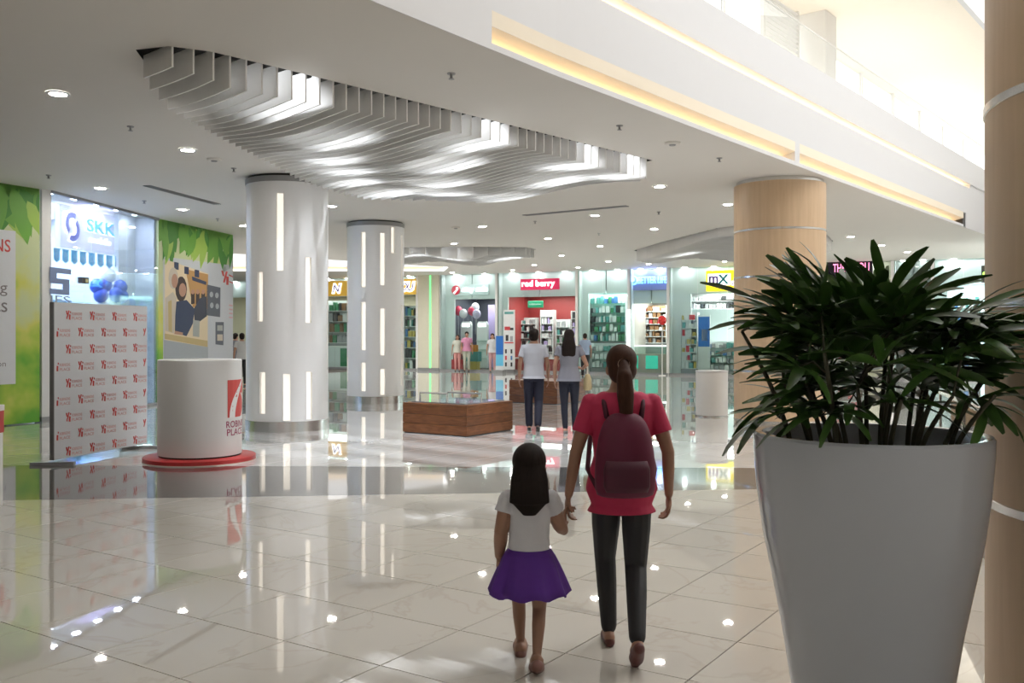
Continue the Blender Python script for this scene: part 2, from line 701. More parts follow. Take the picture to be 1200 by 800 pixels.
def make_upper():
    tr = struct_empty('trim_1')
    # plain start, two coved lengths with a divider, plain end
    sweep_part(seg_path(-2.8, 8.74), [(-0.3, H + 0.003), (0, H + 0.003), (0, 4.62), (-0.3, 4.62)], 'edge_beam', FASC, tr)
    for y0, y1 in ((8.74, 14.7), (14.85, 23.1)):
        p = seg_path(y0, y1)
        sweep_part(p, [(-0.34, H + 0.003), (0, H + 0.003), (0, 4.315), (-0.34, 4.315)], 'cove_lip', FASC, tr)
        sweep_part(p, [(-0.34, 4.315), (-0.30, 4.315), (-0.30, 4.40), (0.0, 4.47), (0.0, 4.62), (-0.34, 4.62)], 'cove_back', CREAM, tr)  # cream outer face stands in for the warm glow above the cove
        sweep_part(p, [(-0.29, 4.32), (-0.26, 4.32), (-0.26, 4.335), (-0.29, 4.335)], 'light_strip', WARMLED, tr)
    for y0, y1 in ((14.7, 14.85), (23.3, 34.2)):
        sweep_part(seg_path(y0, y1), [(-0.34, H + 0.003), (0, H + 0.003), (0, 4.62), (-0.34, 4.62)], 'edge_beam', FASC, tr)
    sweep_part(seg_path(23.1, 23.3), [(-0.34, H + 0.04), (-0.02, H + 0.04), (-0.02, 4.60), (-0.34, 4.60)], 'end_stop', BLACK, tr)
    sweep_part(seg_path(-2.8, 34.2), [(-0.3, 4.62), (0, 4.62), (0, 5.27), (-0.3, 5.27)], 'fascia_panel', FASC, tr)
    p = seg_path(-2.8, 23.6)
    sweep_part(p, [(-0.3, 5.27), (-0.2, 5.27), (-0.2, 5.37), (-0.3, 5.37)], 'cove_back', CREAM, tr)
    sweep_part(p, [(-0.19, 5.275), (-0.15, 5.275), (-0.15, 5.29), (-0.19, 5.29)], 'light_strip', WARMLED, tr)
    sweep_part(seg_path(23.6, 34.2), [(-0.3, 5.27), (0, 5.27), (0, 5.41), (-0.3, 5.41)], 'edge_beam', FASC, tr)
    sweep_part(seg_path(-2.8, 34.2), [(-0.3, 5.37), (0.03, 5.37), (0.03, 5.95), (-0.3, 5.95)], 'parapet', FASC, tr)
    # glass balustrade of the upper floor, pane by pane
    rail = struct_empty('trim_2')
    y = 6.0
    k = 0
    while y < 31:
        q = seg_path(y, y + 4.98)
        sweep_part(q, [(-0.12, 5.95), (-0.108, 5.95), (-0.108, 6.62), (-0.12, 6.62)], 'pane', glass_mat('clear_glass', (0.99, 1, 1), 0.12), rail)
        y += 5.0
        k += 1
    sweep_part(seg_path(5.9, 31), [(-0.125, 6.62), (-0.10, 6.62), (-0.10, 6.635), (-0.125, 6.635)], 'handrail', WHITE, rail)
    # upper storey floor, ceiling, column, louvre and windows
    up = struct_empty('wall_upper')
    sweep_part(seg_path(-2.8, 34.2), [(-2.15, 5.2), (-0.3, 5.2), (-0.3, 5.3), (-2.15, 5.3)], 'upper_slab', WHITE, up)
    sweep_part(seg_path(-2.8, 34.2), [(-2.15, 8.1), (1.1, 8.1), (1.1, 8.3), (-2.15, 8.3)], 'upper_soffit', mat('soffit_cream', (0.90, 0.84, 0.73), 0.6, var=0.02), up)
    sweep_part(seg_path(-2.8, 34.2), [(1.1, 8.1), (1.2, 8.1), (1.2, 10.2), (1.1, 10.2)], 'upper_fascia', FASC, up)
    win = struct_empty('window_1')
    base = seg_path(-2.8, 34.2)
    L = 0
    y = -2.0
    while y < 33:
        sweep_part(seg_path(y, y + 0.06), [(-2.08, 5.3), (-2.0, 5.3), (-2.0, 8.1), (-2.08, 8.1)], 'mullion', WHITE, win)
        sweep_part(seg_path(y + 0.06, min(y + 2.0, 34)), [(-2.05, 5.32), (-2.035, 5.32), (-2.035, 8.08), (-2.05, 8.08)], 'pane', glass_mat('clear_glass'), win)
        y += 2.0
    rz = atan2(ED[1], ED[0])
    for (ux, uy) in ((5.9, 17.9), (8.6, 21.3), (11.2, 24.5), (14.0, 28.0)):
        a = area_light('soffit_uplight', (ux - 0.2, uy + 0.2, 5.34), 2.6, 24, (1.0, 0.92, 0.80), rz, 0.35)
        a.rotation_euler = (radians(180), 0, rz)
    cb = thing('square_column', 'white square column standing on the upper floor behind the parapet', 'column', (6.22, 19.2, 5.3), rz)
    MB().bb(-0.31, 0.31, -0.31, 0.31, 0.0, 2.8).build('shaft', WHITE, cb, bevel=0.01)
    MB().bb(-0.33, 0.33, -0.33, 0.33, 0.0, 0.12).build('plinth', FASC, cb)
    lv = thing('louvre_screen', 'white slatted louvre screen beside the square column on the upper floor', 'louvre', (5.75, 18.9, 5.3), rz)
    f = MB()
    f.bb(-1.72, -1.66, -0.04, 0.04, 0, 2.78).bb(-0.06, 0.0, -0.04, 0.04, 0, 2.78)
    f.build('frame', WHITE, lv)
    sl = MB().box((-0.86, 0, 0), (1.6, 0.07, 0.035)).mesh('slat', WHITE)
    for i in range(30):
        o = bpy.data.objects.new('slat', sl)
        COL.objects.link(o)
        o.parent = lv
        o.location = (0, 0, 0.1 + i * 0.09)
        o.rotation_euler = (radians(-35), 0, 0)


make_upper()


# ------------------------------------------------------------------ finned ceiling recesses
def clip_u(poly, u):
    """segment(s) of the fin line at u inside a plan polygon: returns v range"""
    vs = []
    P = [(0.669 * x + 0.743 * y, 0.743 * x - 0.669 * y) for x, y in poly]
    for (u0, v0), (u1, v1) in zip(P, P[1:] + P[:1]):
        if (u0 - u) * (u1 - u) < 0:
            t = (u - u0) / (u1 - u0)
            vs.append(v0 + (v1 - v0) * t)
    return (min(vs), max(vs)) if len(vs) >= 2 else None


def recess(label, poly, u0, u1, du, depth, lamps, rim=1.1):
    cx = sum(p[0] for p in poly) / len(poly)
    cy = sum(p[1] for p in poly) / len(poly)
    t = thing('finned_ceiling_recess', label, 'ceiling feature', (cx, cy, H))
    n = len(poly)
    rel = [(p[0] - cx, p[1] - cy) for p in poly]
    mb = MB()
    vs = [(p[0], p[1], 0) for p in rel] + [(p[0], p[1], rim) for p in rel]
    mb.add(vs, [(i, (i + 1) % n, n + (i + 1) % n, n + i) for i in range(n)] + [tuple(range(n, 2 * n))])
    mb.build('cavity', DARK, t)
    u = u0
    k = 0
    while u <= u1:
        r = clip_u(poly, u)
        if r and r[1] - r[0] > 0.12:
            v0, v1 = r[0] + 0.03, r[1] - 0.02
            m = max(5, int((v1 - v0) / 0.16))
            rows = []
            for i in range(m + 1):
                v = v0 + (v1 - v0) * i / m
                x, y = uv(u, v)
                d = depth(u, v, v0, v1)
                rows.append((x - cx, y - cy, d))
            vs, fs = [], []
            ox, oy = 0.669 * 0.009, 0.743 * 0.009
            for x, y, d in rows:
                vs += [(x - ox, y - oy, 0.03), (x + ox, y + oy, 0.03), (x + ox, y + oy, -d), (x - ox, y - oy, -d)]
            for i in range(m):
                a, b = 4 * i, 4 * i + 4
                for q in range(4):
                    w = (q + 1) % 4
                    fs.append((a + q, a + w, b + w, b + q))
            fs += [(0, 1, 2, 3), (4 * m + 3, 4 * m + 2, 4 * m + 1, 4 * m)]
            MB().add(vs, fs).build('fin', FINM, t)
        u += du
        k += 1
    for (u, v, p) in lamps:
        x, y = uv(u, v)
        l = MB().lathe([(0.05, 0.0), (0.05, 0.16)], 14, (x - cx, y - cy, 0.80)).build('lamp_can', GREYMET, t)
        MB().lathe([(0.045, 0.0), (0.045, 0.004)], 14, (x - cx, y - cy, 0.792)).build('lamp_lens', mat('cold_lens', (1, 1, 1), 0.4, emit=(0.92, 0.95, 1.0), es=8), l)
        d = bpy.data.lights.new('recess_spot', 'SPOT')
        d.energy = p * 6.5
        d.spot_size = radians(80)
        d.spot_blend = 0.7
        d.color = (0.90, 0.94, 1.0)
        d.shadow_soft_size = 0.04
        o = bpy.data.objects.new('recess_spot', d)
        COL.objects.link(o)
        o.location = (x, y, H + 0.78)
    return t


def depth1(u, v, v0, v1):
    g = min(1.0, 0.45 + (u - 4.2) / 1.2)
    w = 0.5 + 0.5 * sin((v + 8.0) * 1.75 + (u - 4.2) * 0.55 + 2.4)
    return g * (0.235 + 0.095 * w)


recess('large half leaf ceiling recess filled with white wavy fins above the first white column', RECESS1, 4.34, 12.09, 0.172, depth1,
       [(5.48, -8.35, 30), (6.9, -9.3, 30), (7.6, -10.4, 30), (8.4, -11.1, 30), (9.2, -11.9, 30), (10.3, -12.4, 30), (8.35, -8.35, 30),
        (9.0, -9.5, 30), (9.9, -10.6, 30), (10.75, -11.5, 26), (10.3, -8.4, 30), (11.2, -9.4, 30), (11.35, -8.3, 30), (11.8, -10.9, 26)])


def depth2(u, v, v0, v1):
    return 0.27 + 0.08 * sin((v + u * 0.7) * 1.8)


recess('smaller finned ceiling recess beyond the second white column', RECESS2, 17.6, 24.6, 0.30, depth2,
       [(20.2, -21.0, 30), (22.2, -20.4, 30), (19.4, -21.8, 25)])
recess('finned ceiling recess beside the tan clad column', RECESS3, 19.6, 27.6, 0.30, depth2,
       [(22.5, -14.5, 30), (24.4, -15.2, 30), (25.2, -12.6, 30), (23.5, -16.6, 25)])


# ------------------------------------------------------------------ far skylight notch
def make_notch():
    t = struct_empty('trim_3')
    n = len(NOTCH)
    MB().add([(p[0], p[1], H) for p in NOTCH[:4]] + [(p[0], p[1], H + 0.25) for p in NOTCH[:4]],
             [(i, i + 1, 4 + i + 1, 4 + i) for i in range(3)]).build('edge_beam', FASC, t)
    MB().bb(-15, -2.9, 39.4, 39.6, H + 0.2, H + 1.6).build('fascia_panel', FASC, t)
    MB().bb(-15, -2.9, 39.4, 39.62, H + 0.003, H + 0.06).build('cove_lip', FASC, t)
    MB().bb(-15, -2.9, 39.62, 39.68, H, H + 0.22).build('cove_back', CREAM, t)
    MB().bb(-15, -2.9, 39.58, 39.61, H + 0.065, H + 0.08).build('light_strip', WARMLED, t)


make_notch()


# ================================================================== CEILING FITTINGS
def downlights():
    P = [((68, 109), 'round downlight alone in the top left corner of the white ceiling'),
         ((220, 175), 'round downlight in front of the finned recess, above the photo wall'),
         ((118, 220), 'round downlight above the blue lit phone shop window'),
         ((214, 245), 'round downlight by the long slot vent on the left'),
         ((285, 264), 'round downlight above the leaf printed hoarding, against the white column'),
         ((389, 241), 'round downlight between the tops of the two white columns'),
         ((773, 218), 'round downlight just past the tip of the large finned recess'),
         ((697, 252), 'round downlight beside the middle slot vent'),
         ((767, 268), 'round downlight above the point of the right hand finned recess'),
         ((703, 288), 'round downlight left of the right hand finned recess, nearer of two close together'),
         ((713, 306), 'round downlight left of the right hand finned recess, farther of two close together'),
         ((642, 279), 'round downlight above the red berry shop, the nearest of its row'),
         ((565, 265), 'round downlight above the small finned recess, larger and nearer one'),
         ((532, 285), 'round downlight touching the front rim of the small finned recess'),
         ((658, 299), 'round downlight before the right end of the red berry sign'),
         ((626, 310), 'round downlight before the left end of the red berry sign'),
         ((601, 316), 'round downlight before the gap between the first two far shops'),
         ((530, 319), 'round downlight before the cream pillar with green tube'),
         ((677, 313), 'round downlight before the white post beside the red berry shop'),
         ((760, 309), 'round downlight above the blue glowing sign'),
         ((806, 302), 'round downlight left of the yellow shop sign'),
         ((849, 306), 'round downlight over the yellow shop sign'),
         ((853, 239), 'round downlight touching the top of the tan clad column'),
         ((997, 277), 'round downlight right of the tan clad column, nearest of three in line'),
         ((1033, 287), 'round downlight right of the tan clad column, middle of three in line'),
         ((1063, 295), 'round downlight right of the tan clad column, farthest of three in line')]
    proto = None
    for (px, lab) in P:
        x, y = ceil_pt(*px)
        if proto is None:
            proto = thing('ceiling_downlight', lab, 'downlight', (x, y, H), 0, 'downlights in the ceiling')
            MB().lathe([(0.125, -0.001), (0.125, -0.012), (0.092, -0.018), (0.088, -0.010)], 24, cap0=False, cap1=False).build('trim_ring', FASC, proto, smooth=True)
            MB().lathe([(0.089, -0.010), (0.089, -0.006)], 24).build('lens', LAMP, proto)
            o = proto
        else:
            o = copy_tree(proto)
            o.location = (x, y, H)
            o['label'] = lab
    # unlit by the frame: lamps over the near floor that the photo shows only as reflections
    S = [((153, 148), 'ceiling sprinkler left of the finned recess, nearest the camera'),
         ((57, 205), 'ceiling sprinkler above the left hoarding'),
         ((169, 235), 'ceiling sprinkler above the right end of the phone shop glass'),
         ((255, 256), 'ceiling sprinkler above the leaf printed hoarding'),
         ((274, 197), 'ceiling sprinkler just left of the first white column top'),
         ((843, 185), 'ceiling sprinkler near the fascia, left of the tan column'),
         ((529, 86), 'ceiling sprinkler alone in the plain ceiling before the recess'),
         ((726, 147), 'ceiling sprinkler between the recess and the coved fascia'),
         ((772, 248), 'ceiling sprinkler behind the tip of the large recess'),
         ((627, 259), 'ceiling sprinkler at the left end of the middle slot vent'),
         ((702, 273), 'ceiling sprinkler beneath the middle slot vent')]
    proto = None
    for px, lab in S:
        x, y = ceil_pt(*px)
        if proto is None:
            proto = thing('ceiling_sprinkler', lab, 'sprinkler', (x, y, H), 0, 'sprinklers in the ceiling')
            MB().lathe([(0.045, 0), (0.04, -0.012)], 14).build('cover_plate', GREYMET, proto)
            MB().lathe([(0.014, -0.012), (0.014, -0.05), (0.03, -0.055), (0.03, -0.06)], 10).build('spray_head', GREYMET, proto)
        else:
            o = copy_tree(proto)
            o.location = (x, y, H)
            o['label'] = lab
    D = [((251, 186), 'flat smoke detector on the ceiling beside the left downlight'),
         ((788, 167), 'flat smoke detector on the ceiling near the coved fascia'),
         ((534, 266), 'flat smoke detector on the ceiling behind the large recess')]
    proto = None
    for px, lab in D:
        x, y = ceil_pt(*px)
        if proto is None:
            proto = thing('smoke_detector', lab, 'detector', (x, y, H), 0, 'smoke detectors')
            MB().lathe([(0.11, 0), (0.11, -0.015), (0.09, -0.03)], 24).build('housing', CEIL, proto)
            MB().lathe([(0.05, -0.03), (0.04, -0.045)], 16).build('sensor', GREYMET, proto)
        else:
            o = copy_tree(proto)
            o.location = (x, y, H)
            o['label'] = lab
    for a, b, lab in (((172, 217), (255, 239), 'long dark slot air vent in the ceiling on the left'),
                      ((614, 252), (735, 241), 'long dark slot air vent in the ceiling near the middle')):
        p, q = ceil_pt(*a), ceil_pt(*b)
        L = hypot(q[0] - p[0], q[1] - p[1])
        t = thing('slot_vent', lab, 'air vent', ((p[0] + q[0]) / 2, (p[1] + q[1]) / 2, H), atan2(q[1] - p[1], q[0] - p[0]))
        MB().bb(-L / 2, L / 2, -0.07, 0.07, -0.004, 0.0).build('backing', BLACK, t)
        for k in (-0.07, -0.023, 0.023, 0.07):
            MB().bb(-L / 2, L / 2, k - 0.006, k + 0.006, -0.014, -0.004).build('slat', GREYMET, t)


downlights()


# ================================================================== COLUMNS
def slotted_column(label, X, Y, R, slots, top):
    """white round column; slots = (angle deg from the camera-facing direction, width deg, z0, z1)"""
    t = thing('round_column', label, 'column', (X, Y, 0))
    face = atan2(-Y, -X)
    N = 96
    z0, z1 = 0.17, top
    angs = [2 * pi * i / N for i in range(N)]
    S = []
    for a, w, za, zb in slots:
        S.append((radians(a), radians(w) / 2, za, zb))
    # uneven angular grid that contains the slot sides
    extra = []
    for a, w, _, _ in S:
        extra += [(a - w) % (2 * pi), (a + w) % (2 * pi)]
    A = sorted(set(round(a, 5) for a in angs if all(abs(((a - e + pi) % (2 * pi)) - pi) > 0.012 for e in extra)) | set(round(e, 5) for e in extra))
    Z = sorted(set([z0, z1] + [s[2] for s in S] + [s[3] for s in S]))
    idx = {}
    mb = MB()
    for i, a in enumerate(A):
        for k, z in enumerate(Z):
            idx[i, k] = len(mb.v)
            mb.v.append((R * cos(face + a), R * sin(face + a), z))
    n = len(A)

    def inside(a, z):
        for (c, w, za, zb) in S:
            d = ((a - c + pi) % (2 * pi)) - pi
            if abs(d) < w and za < z < zb:
                return True
        return False
    for i in range(n):
        j = (i + 1) % n
        am = A[i] + (((A[j] - A[i]) % (2 * pi)) / 2)
        for k in range(len(Z) - 1):
            if not inside(am, (Z[k] + Z[k + 1]) / 2):
                mb.f.append((idx[i, k], idx[j, k], idx[j, k + 1], idx[i, k + 1]))
                mb.mi.append(0)
    mb.build('shaft', mat('column_white', (0.86, 0.855, 0.85), 0.32, var=0.01), t, smooth=True, fix=False)
    for c, w, za, zb in S:
        q = MB()
        r2 = R - 0.05
        a0, a1 = face + c - w, face + c + w
        vs = []
        for r in (R - 0.001, r2):
            for a in (a0, a1):
                for z in (za, zb):
                    vs.append((r * cos(a), r * sin(a), z))
        # 0:R a0 za, 1:R a0 zb, 2:R a1 za, 3:R a1 zb, 4..7 the same at r2
        sl = MB().add(vs, [(0, 1, 5, 4), (2, 6, 7, 3), (0, 4, 6, 2), (1, 3, 7, 5)]).build('light_slot', WHITE, t, fix=False)
        MB().add([vs[4], vs[6], vs[7], vs[5]], [(0, 1, 2, 3)]).build('diffuser', SLOTL, sl, fix=False)
    MB().lathe([(R + 0.012, 0.0), (R + 0.012, 0.17), (R - 0.01, 0.17)], 64, cap1=False).build('base_band', CHROME, t, smooth=True)
    MB().lathe([(R - 0.03, top), (R - 0.03, H)], 64, cap0=False, cap1=False).build('shadow_gap', DARK, t, smooth=True)
    MB().lathe([(R + 0.012, top), (R + 0.012, top + 0.09), (R - 0.03, top + 0.09)], 64, cap1=False).build('top_band', GREYMET, t, smooth=True)
    return t


w = 9.5
slotted_column('nearer white round column with lit vertical slots beside the podium', -3.84, 16.05, 0.685,
               [(-80, 8, 2.75, 3.95), (-10, w, 2.65, 3.92), (-40, w, 1.82, 2.63), (30, w, 1.8, 2.88), (-36, w, 0.30, 0.98), (-1, w, 0.19, 0.95), (31.5, w, 0.2, 0.98),
                (-82, 8, 0.45, 1.4), (78, 8, 1.0, 2.2), (120, w, 2.2, 3.3), (160, w, 0.4, 1.4), (200, w, 1.8, 2.9), (240, w, 2.6, 3.7)], 4.12)
slotted_column('farther white round column with lit vertical slots behind the wooden plinth', -3.24, 22.3, 0.67,
               [(-25, w, 2.7, 3.97), (14, w, 2.75, 3.95), (37, w, 3.5, 4.1), (66, w, 2.75, 3.95), (-25, w, 1.25, 2.35), (14, w, 1.13, 2.2), (66, w, 1.7, 2.3),
                (-25, w, 0.30, 0.95), (14, w, 0.21, 0.8), (66, w, 0.4, 1.4), (-78, w, 1.9, 3.0), (-78, w, 0.5, 1.1), (110, w, 2.2, 3.3), (160, w, 0.4, 1.4), (200, w, 1.8, 2.9)], 4.13)


def tan_column(label, X, Y, R, top, gap, rings):
    t = thing('round_column', label, 'column', (X, Y, 0))
    zs = [0.15] + rings + [top]
    MB().lathe([(R + 0.004, 0.0), (R + 0.004, 0.15), (R - 0.02, 0.15)], 72, cap1=False).build('base_band', CHROME, t, smooth=True)
    for a, b in zip(zs, zs[1:]):
        z0 = a + (0.018 if a != 0.15 else 0)
        z1 = b - (0.018 if b != top else 0)
        MB().lathe([(R, z0), (R, z1)], 72, cap0=False, cap1=(b == top)).build('veneer_panel', TAN, t, smooth=True)
    for z in rings:
        MB().lathe([(R, z - 0.019), (R + 0.006, z - 0.016), (R + 0.006, z + 0.016), (R, z + 0.019)], 72, cap0=False, cap1=False).build('steel_ring', CHROME, t, smooth=True)
    if gap:
        MB().lathe([(R - 0.04, top), (R - 0.04, gap)], 64, cap1=False).build('top_band', CHROME, t, smooth=True)
    return t


tan_column('tan veneered round column with steel rings behind the potted palm', (913.5 - 600) / F * 16.35, 16.35, 0.775, 4.18, 4.25, [0.98, 1.78, 2.58, 3.38])
tan_column('tall tan veneered round column cut off by the right edge, beside the planter', 2.69, 3.61, 0.78, 9.5, None,
           [0.92 + 0.803 * i for i in range(11)])


# ================================================================== FAR SHOP ROW
P0 = (-3.22, 41.64)
WD, WN = (0.902, -0.432), (0.432, 0.902)
WRZ = atan2(WD[1], WD[0])


def S(px, t=0.0):
    k = (px - 600) / F
    return (k * (P0[1] + t * WN[1]) - P0[0] - t * WN[0]) / (WD[0] - k * WD[1])


def ZZ(py, px, t=0.0):
    s = S(px, t)
    return EYE - (py - YH) * (P0[1] + s * WD[1] + t * WN[1]) / F


def WP(s, t=0.0, z=0.0):
    return (P0[0] + s * WD[0] + t * WN[0], P0[1] + s * WD[1] + t * WN[1], z)


def shop_thing(name, label, cat, px, t=0.0, z=0.0, group=None):
    return thing(name, label, cat, WP(S(px, t), t, z), WRZ, group)


SHWALL = mat('shop_white', (0.74, 0.77, 0.77), 0.4, var=0.01)


def shopfront(label, x0, x1, fas_y, depth, wallm, open0=None, open1=None, backz=None, lightp=60, lcol=(1, 0.98, 0.95), nglass=2, fasm=None, ceil_z=3.6):
    """a shop unit between two photo columns x0..x1: side walls, back wall, soffit, fascia panels, posts, glass panes"""
    s0, s1 = S(x0), S(x1)
    Wd = s1 - s0
    t = thing('shopfront', label, 'shop', WP(s0), WRZ)
    fz = ZZ(fas_y, (x0 + x1) / 2)
    fasm = fasm or SHWALL
    MB().bb(0, Wd, depth, depth + 0.1, 0, H - 0.01).build('back_wall', wallm, t)
    MB().bb(-0.03, 0.03, 0.02, depth, 0, H - 0.01).build('side_wall', wallm, t)
    MB().bb(Wd - 0.03, Wd + 0.03, 0.02, depth, 0, H - 0.01).build('side_wall', wallm, t)
    MB().bb(0.03, Wd - 0.03, 0.5, depth, fz + 0.12, fz + 0.2).build('soffit', WHITE, t)
    half = Wd / 2
    for i in range(2):
        MB().bb(0.03 + i * half, half * (i + 1) - 0.015, 0.35, 0.45, fz, H - 0.002).build('fascia_panel', fasm, t)
    for k in range(max(2, int(Wd / 1.1))):
        n = max(2, int(Wd / 1.1))
        px = Wd * (k + 0.5) / n
        MB().lathe([(0.09, 0), (0.09, 0.006)], 14, (px, 0.20, H - 0.012)).build('wall_washer', WASH, t)
    a = S(open0) - s0 if open0 else 0.04
    b = S(open1) - s0 if open1 else Wd - 0.04
    if a > 0.2:
        MB().bb(0.03, a, 0.35, 0.45, 0, fz).build('side_panel', fasm, t)
    if Wd - b > 0.2:
        MB().bb(b, Wd - 0.03, 0.35, 0.45, 0, fz).build('side_panel', fasm, t)
    for i in range(nglass):
        g0, g1 = Wd * i / nglass + 0.01, Wd * (i + 1) / nglass - 0.01
        MB().bb(g0, g1, 0.0, 0.012, 0.08, H - 0.01).build('glass_pane', GLASS, t)
    MB().bb(0, Wd, -0.05, 0.06, 0, 0.08).build('sill', GREYMET, t)
    MB().bb(Wd - 0.06, Wd + 0.05, -0.03, 0.44, 0, H - 0.005).build('mullion', WHITE, t)
    MB().bb(-0.05, 0.06, 0.02, 0.44, 0, H - 0.005).build('mullion', SHWALL, t)
    c = WP(s0 + Wd / 2, depth * 0.55, fz + 0.1)
    area_light('shop_ceiling_light', c, max(0.6, Wd * 0.7), lightp * 1.5, lcol, WRZ, depth * 0.6)
    c = WP(s0 + Wd / 2, 0.18, H - 0.02)
    area_light('shop_fascia_light', c, Wd * 0.9, lightp * 0.07, (0.95, 0.98, 1), WRZ, 0.2)
    return t, s0, Wd, fz


REDW = mat('red_wall', (0.36, 0.05, 0.05), 0.5)
YEL = mat('yellow_sign', (0.95, 0.78, 0.03), 0.4, emit=(1.0, 0.83, 0.02), es=0.75)
AMBER = mat('amber_sign', (0.72, 0.45, 0.08), 0.45, emit=(0.9, 0.55, 0.08), es=0.25)
LITW = mat('lit_white', (1, 1, 1), 0.4, emit=(1, 1, 1), es=1.5)
LITB = mat('lit_blue', (0.3, 0.6, 1), 0.4, emit=(0.22, 0.58, 1.0), es=2.2)
PURP = mat('sign_purple', (0.22, 0.16, 0.45), 0.4)

shopfront('far yellow signed shop behind the white columns with glass shelving', 262, 489, 346, 4.5, mat('shop_cream', (0.62, 0.55, 0.40), 0.5), None, None, lightp=130, nglass=5)
shopfront('far shop with dark interior and round red emblem between cream pillar and red shop', 516, 582, 350, 3.5, mat('shop_dark', (0.07, 0.075, 0.10), 0.4), 528, 581, lightp=60, nglass=2)
shopfront('far shop with red walls under the red berry sign', 583, 676, 347, 3.2, REDW, 591, 675, lightp=70, nglass=3)
shopfront('far white shop of green lit glass shelves right of the red shop', 677, 737, 343, 3.0, mat('shop_green_white', (0.58, 0.68, 0.66), 0.4), 686, 735, lightp=80, nglass=2, lcol=(0.9, 1, 0.97))
shopfront('far shop under the blue glowing sign with white counter', 738, 783, 355, 3.0, mat('shop_grey', (0.48, 0.45, 0.42), 0.5), 741, 782, lightp=50, nglass=1)
shopfront('far glass fronted shop under the yellow sign', 784, 962, 342, 3.4, mat('shop_pale', (0.62, 0.70, 0.70), 0.4), 807, 960, lightp=150, nglass=5)
shopfront('far shop under the red lettered board right of the tan column', 963, 1046, 326, 3.2, mat('shop_beige', (0.62, 0.56, 0.45), 0.5), None, None, lightp=50, nglass=2, fasm=mat('beige_fascia', (0.60, 0.55, 0.43), 0.5))
shopfront('far dark grey fronted unit behind the palm leaves', 1047, 1093, 345, 3.0, mat('shop_slate', (0.16, 0.175, 0.165), 0.5), None, None, lightp=20, nglass=1, fasm=mat('slate_fascia', (0.17, 0.18, 0.17), 0.5))
shopfront('far pale glass shop beside the tall tan column', 1094, 1240, 330, 4.0, mat('shop_ice', (0.66, 0.78, 0.80), 0.4), 1110, 1236, lightp=170, nglass=4, lcol=(0.93, 0.98, 1))

# pillar with green tube
t = shop_thing('cream_pillar', 'cream square pillar with a thin green light tube at the far shops', 'pillar', 490)
wd = S(515) - S(490)
MB().bb(0.02, wd - 0.02, -0.05, 0.9, 0, H).build('shaft', mat('pillar_cream', (0.70, 0.66, 0.52), 0.5), t)
MB().bb(0.0, wd, -0.06, 0.0, 0, 0.12).build('skirting', GREYMET, t)
gx = S(505) - S(490)
MB().bb(gx - 0.025, gx + 0.025, -0.09, -0.05, 0.12, H - 0.02).build('light_tube', mat('green_tube', (0.2, 1, 0.3), 0.4, emit=(0.16, 1.0, 0.28), es=1.1), t)

wl = MB().bb(-24, 26, 54.5, 54.8, 0, H).build('wall_back', WHITE)
wl['kind'] = 'structure'
wl = MB().bb(-17.9, -17.6, 22, 54.4, 0, H + 2).build('wall_left', SHWALL)
wl['kind'] = 'structure'
# the rest of the atrium: a wall behind the camera and one across the void; beyond an added shading slab the roof between is open skylight
wl = MB().bb(-18, 14, -5.3, -5.0, 0, 10.2).build('wall_front', WHITE)
wl['kind'] = 'structure'
wl = MB().bb(-18, 14.3, -5.3, 5.0, 10.2, 10.4).build('added_shade_roof', WHITE)  # unseen slab added to keep skylight off the near column and planter
wl['kind'] = 'structure'
wl = MB().bb(14, 14.3, -5.0, 26.5, 0, 10.2).build('wall_right', WHITE)
wl['kind'] = 'structure'
wl = MB().bb(-18.2, -17.9, -5.3, 22, 0, 8.2).build('wall_near_left', SHWALL)
wl['kind'] = 'structure'


# ------------------------------------------------------------------ signs of the far shops
def sign_box(name, label, x0, x1, y0, y1, m, t=-0.02, th=0.1):
    xm = (x0 + x1) / 2
    s0, s1 = S(x0, t), S(x1, t)
    z0, z1 = ZZ(y1, xm, t), ZZ(y0, xm, t)
    o = thing(name, label, 'sign', WP((s0 + s1) / 2, t, (z0 + z1) / 2), WRZ)
    w, h = s1 - s0, z1 - z0
    MB().bb(-w / 2, w / 2, -th, 0, -h / 2, h / 2).build('sign_board', m, o, bevel=0.02)
    return o, w, h, th


o, w_, h_, th = sign_box('shop_sign', 'amber sign band with white and purple letters across the far left shop', 385, 488, 328, 346, AMBER)
for sx, s_ in ((-0.385, 'N'), (-0.29, 'A'), (0.385, 'O'), (0.455, 'U')):
    if s_ == 'A':
        continue
    MB2 = MB()
    add_text(MB2, s_, sx * w_, 0, None, h_ * 0.70, -th - 0.005, 0.03, bold=0.09, shear=0.2)
    MB2.build('letter_halo', LITW, o)
    MB2 = MB()
    add_text(MB2, s_, sx * w_, 0, None, h_ * 0.48, -th - 0.04, 0.02, bold=0.0, shear=0.2)
    MB2.build('letter', PURP, o)

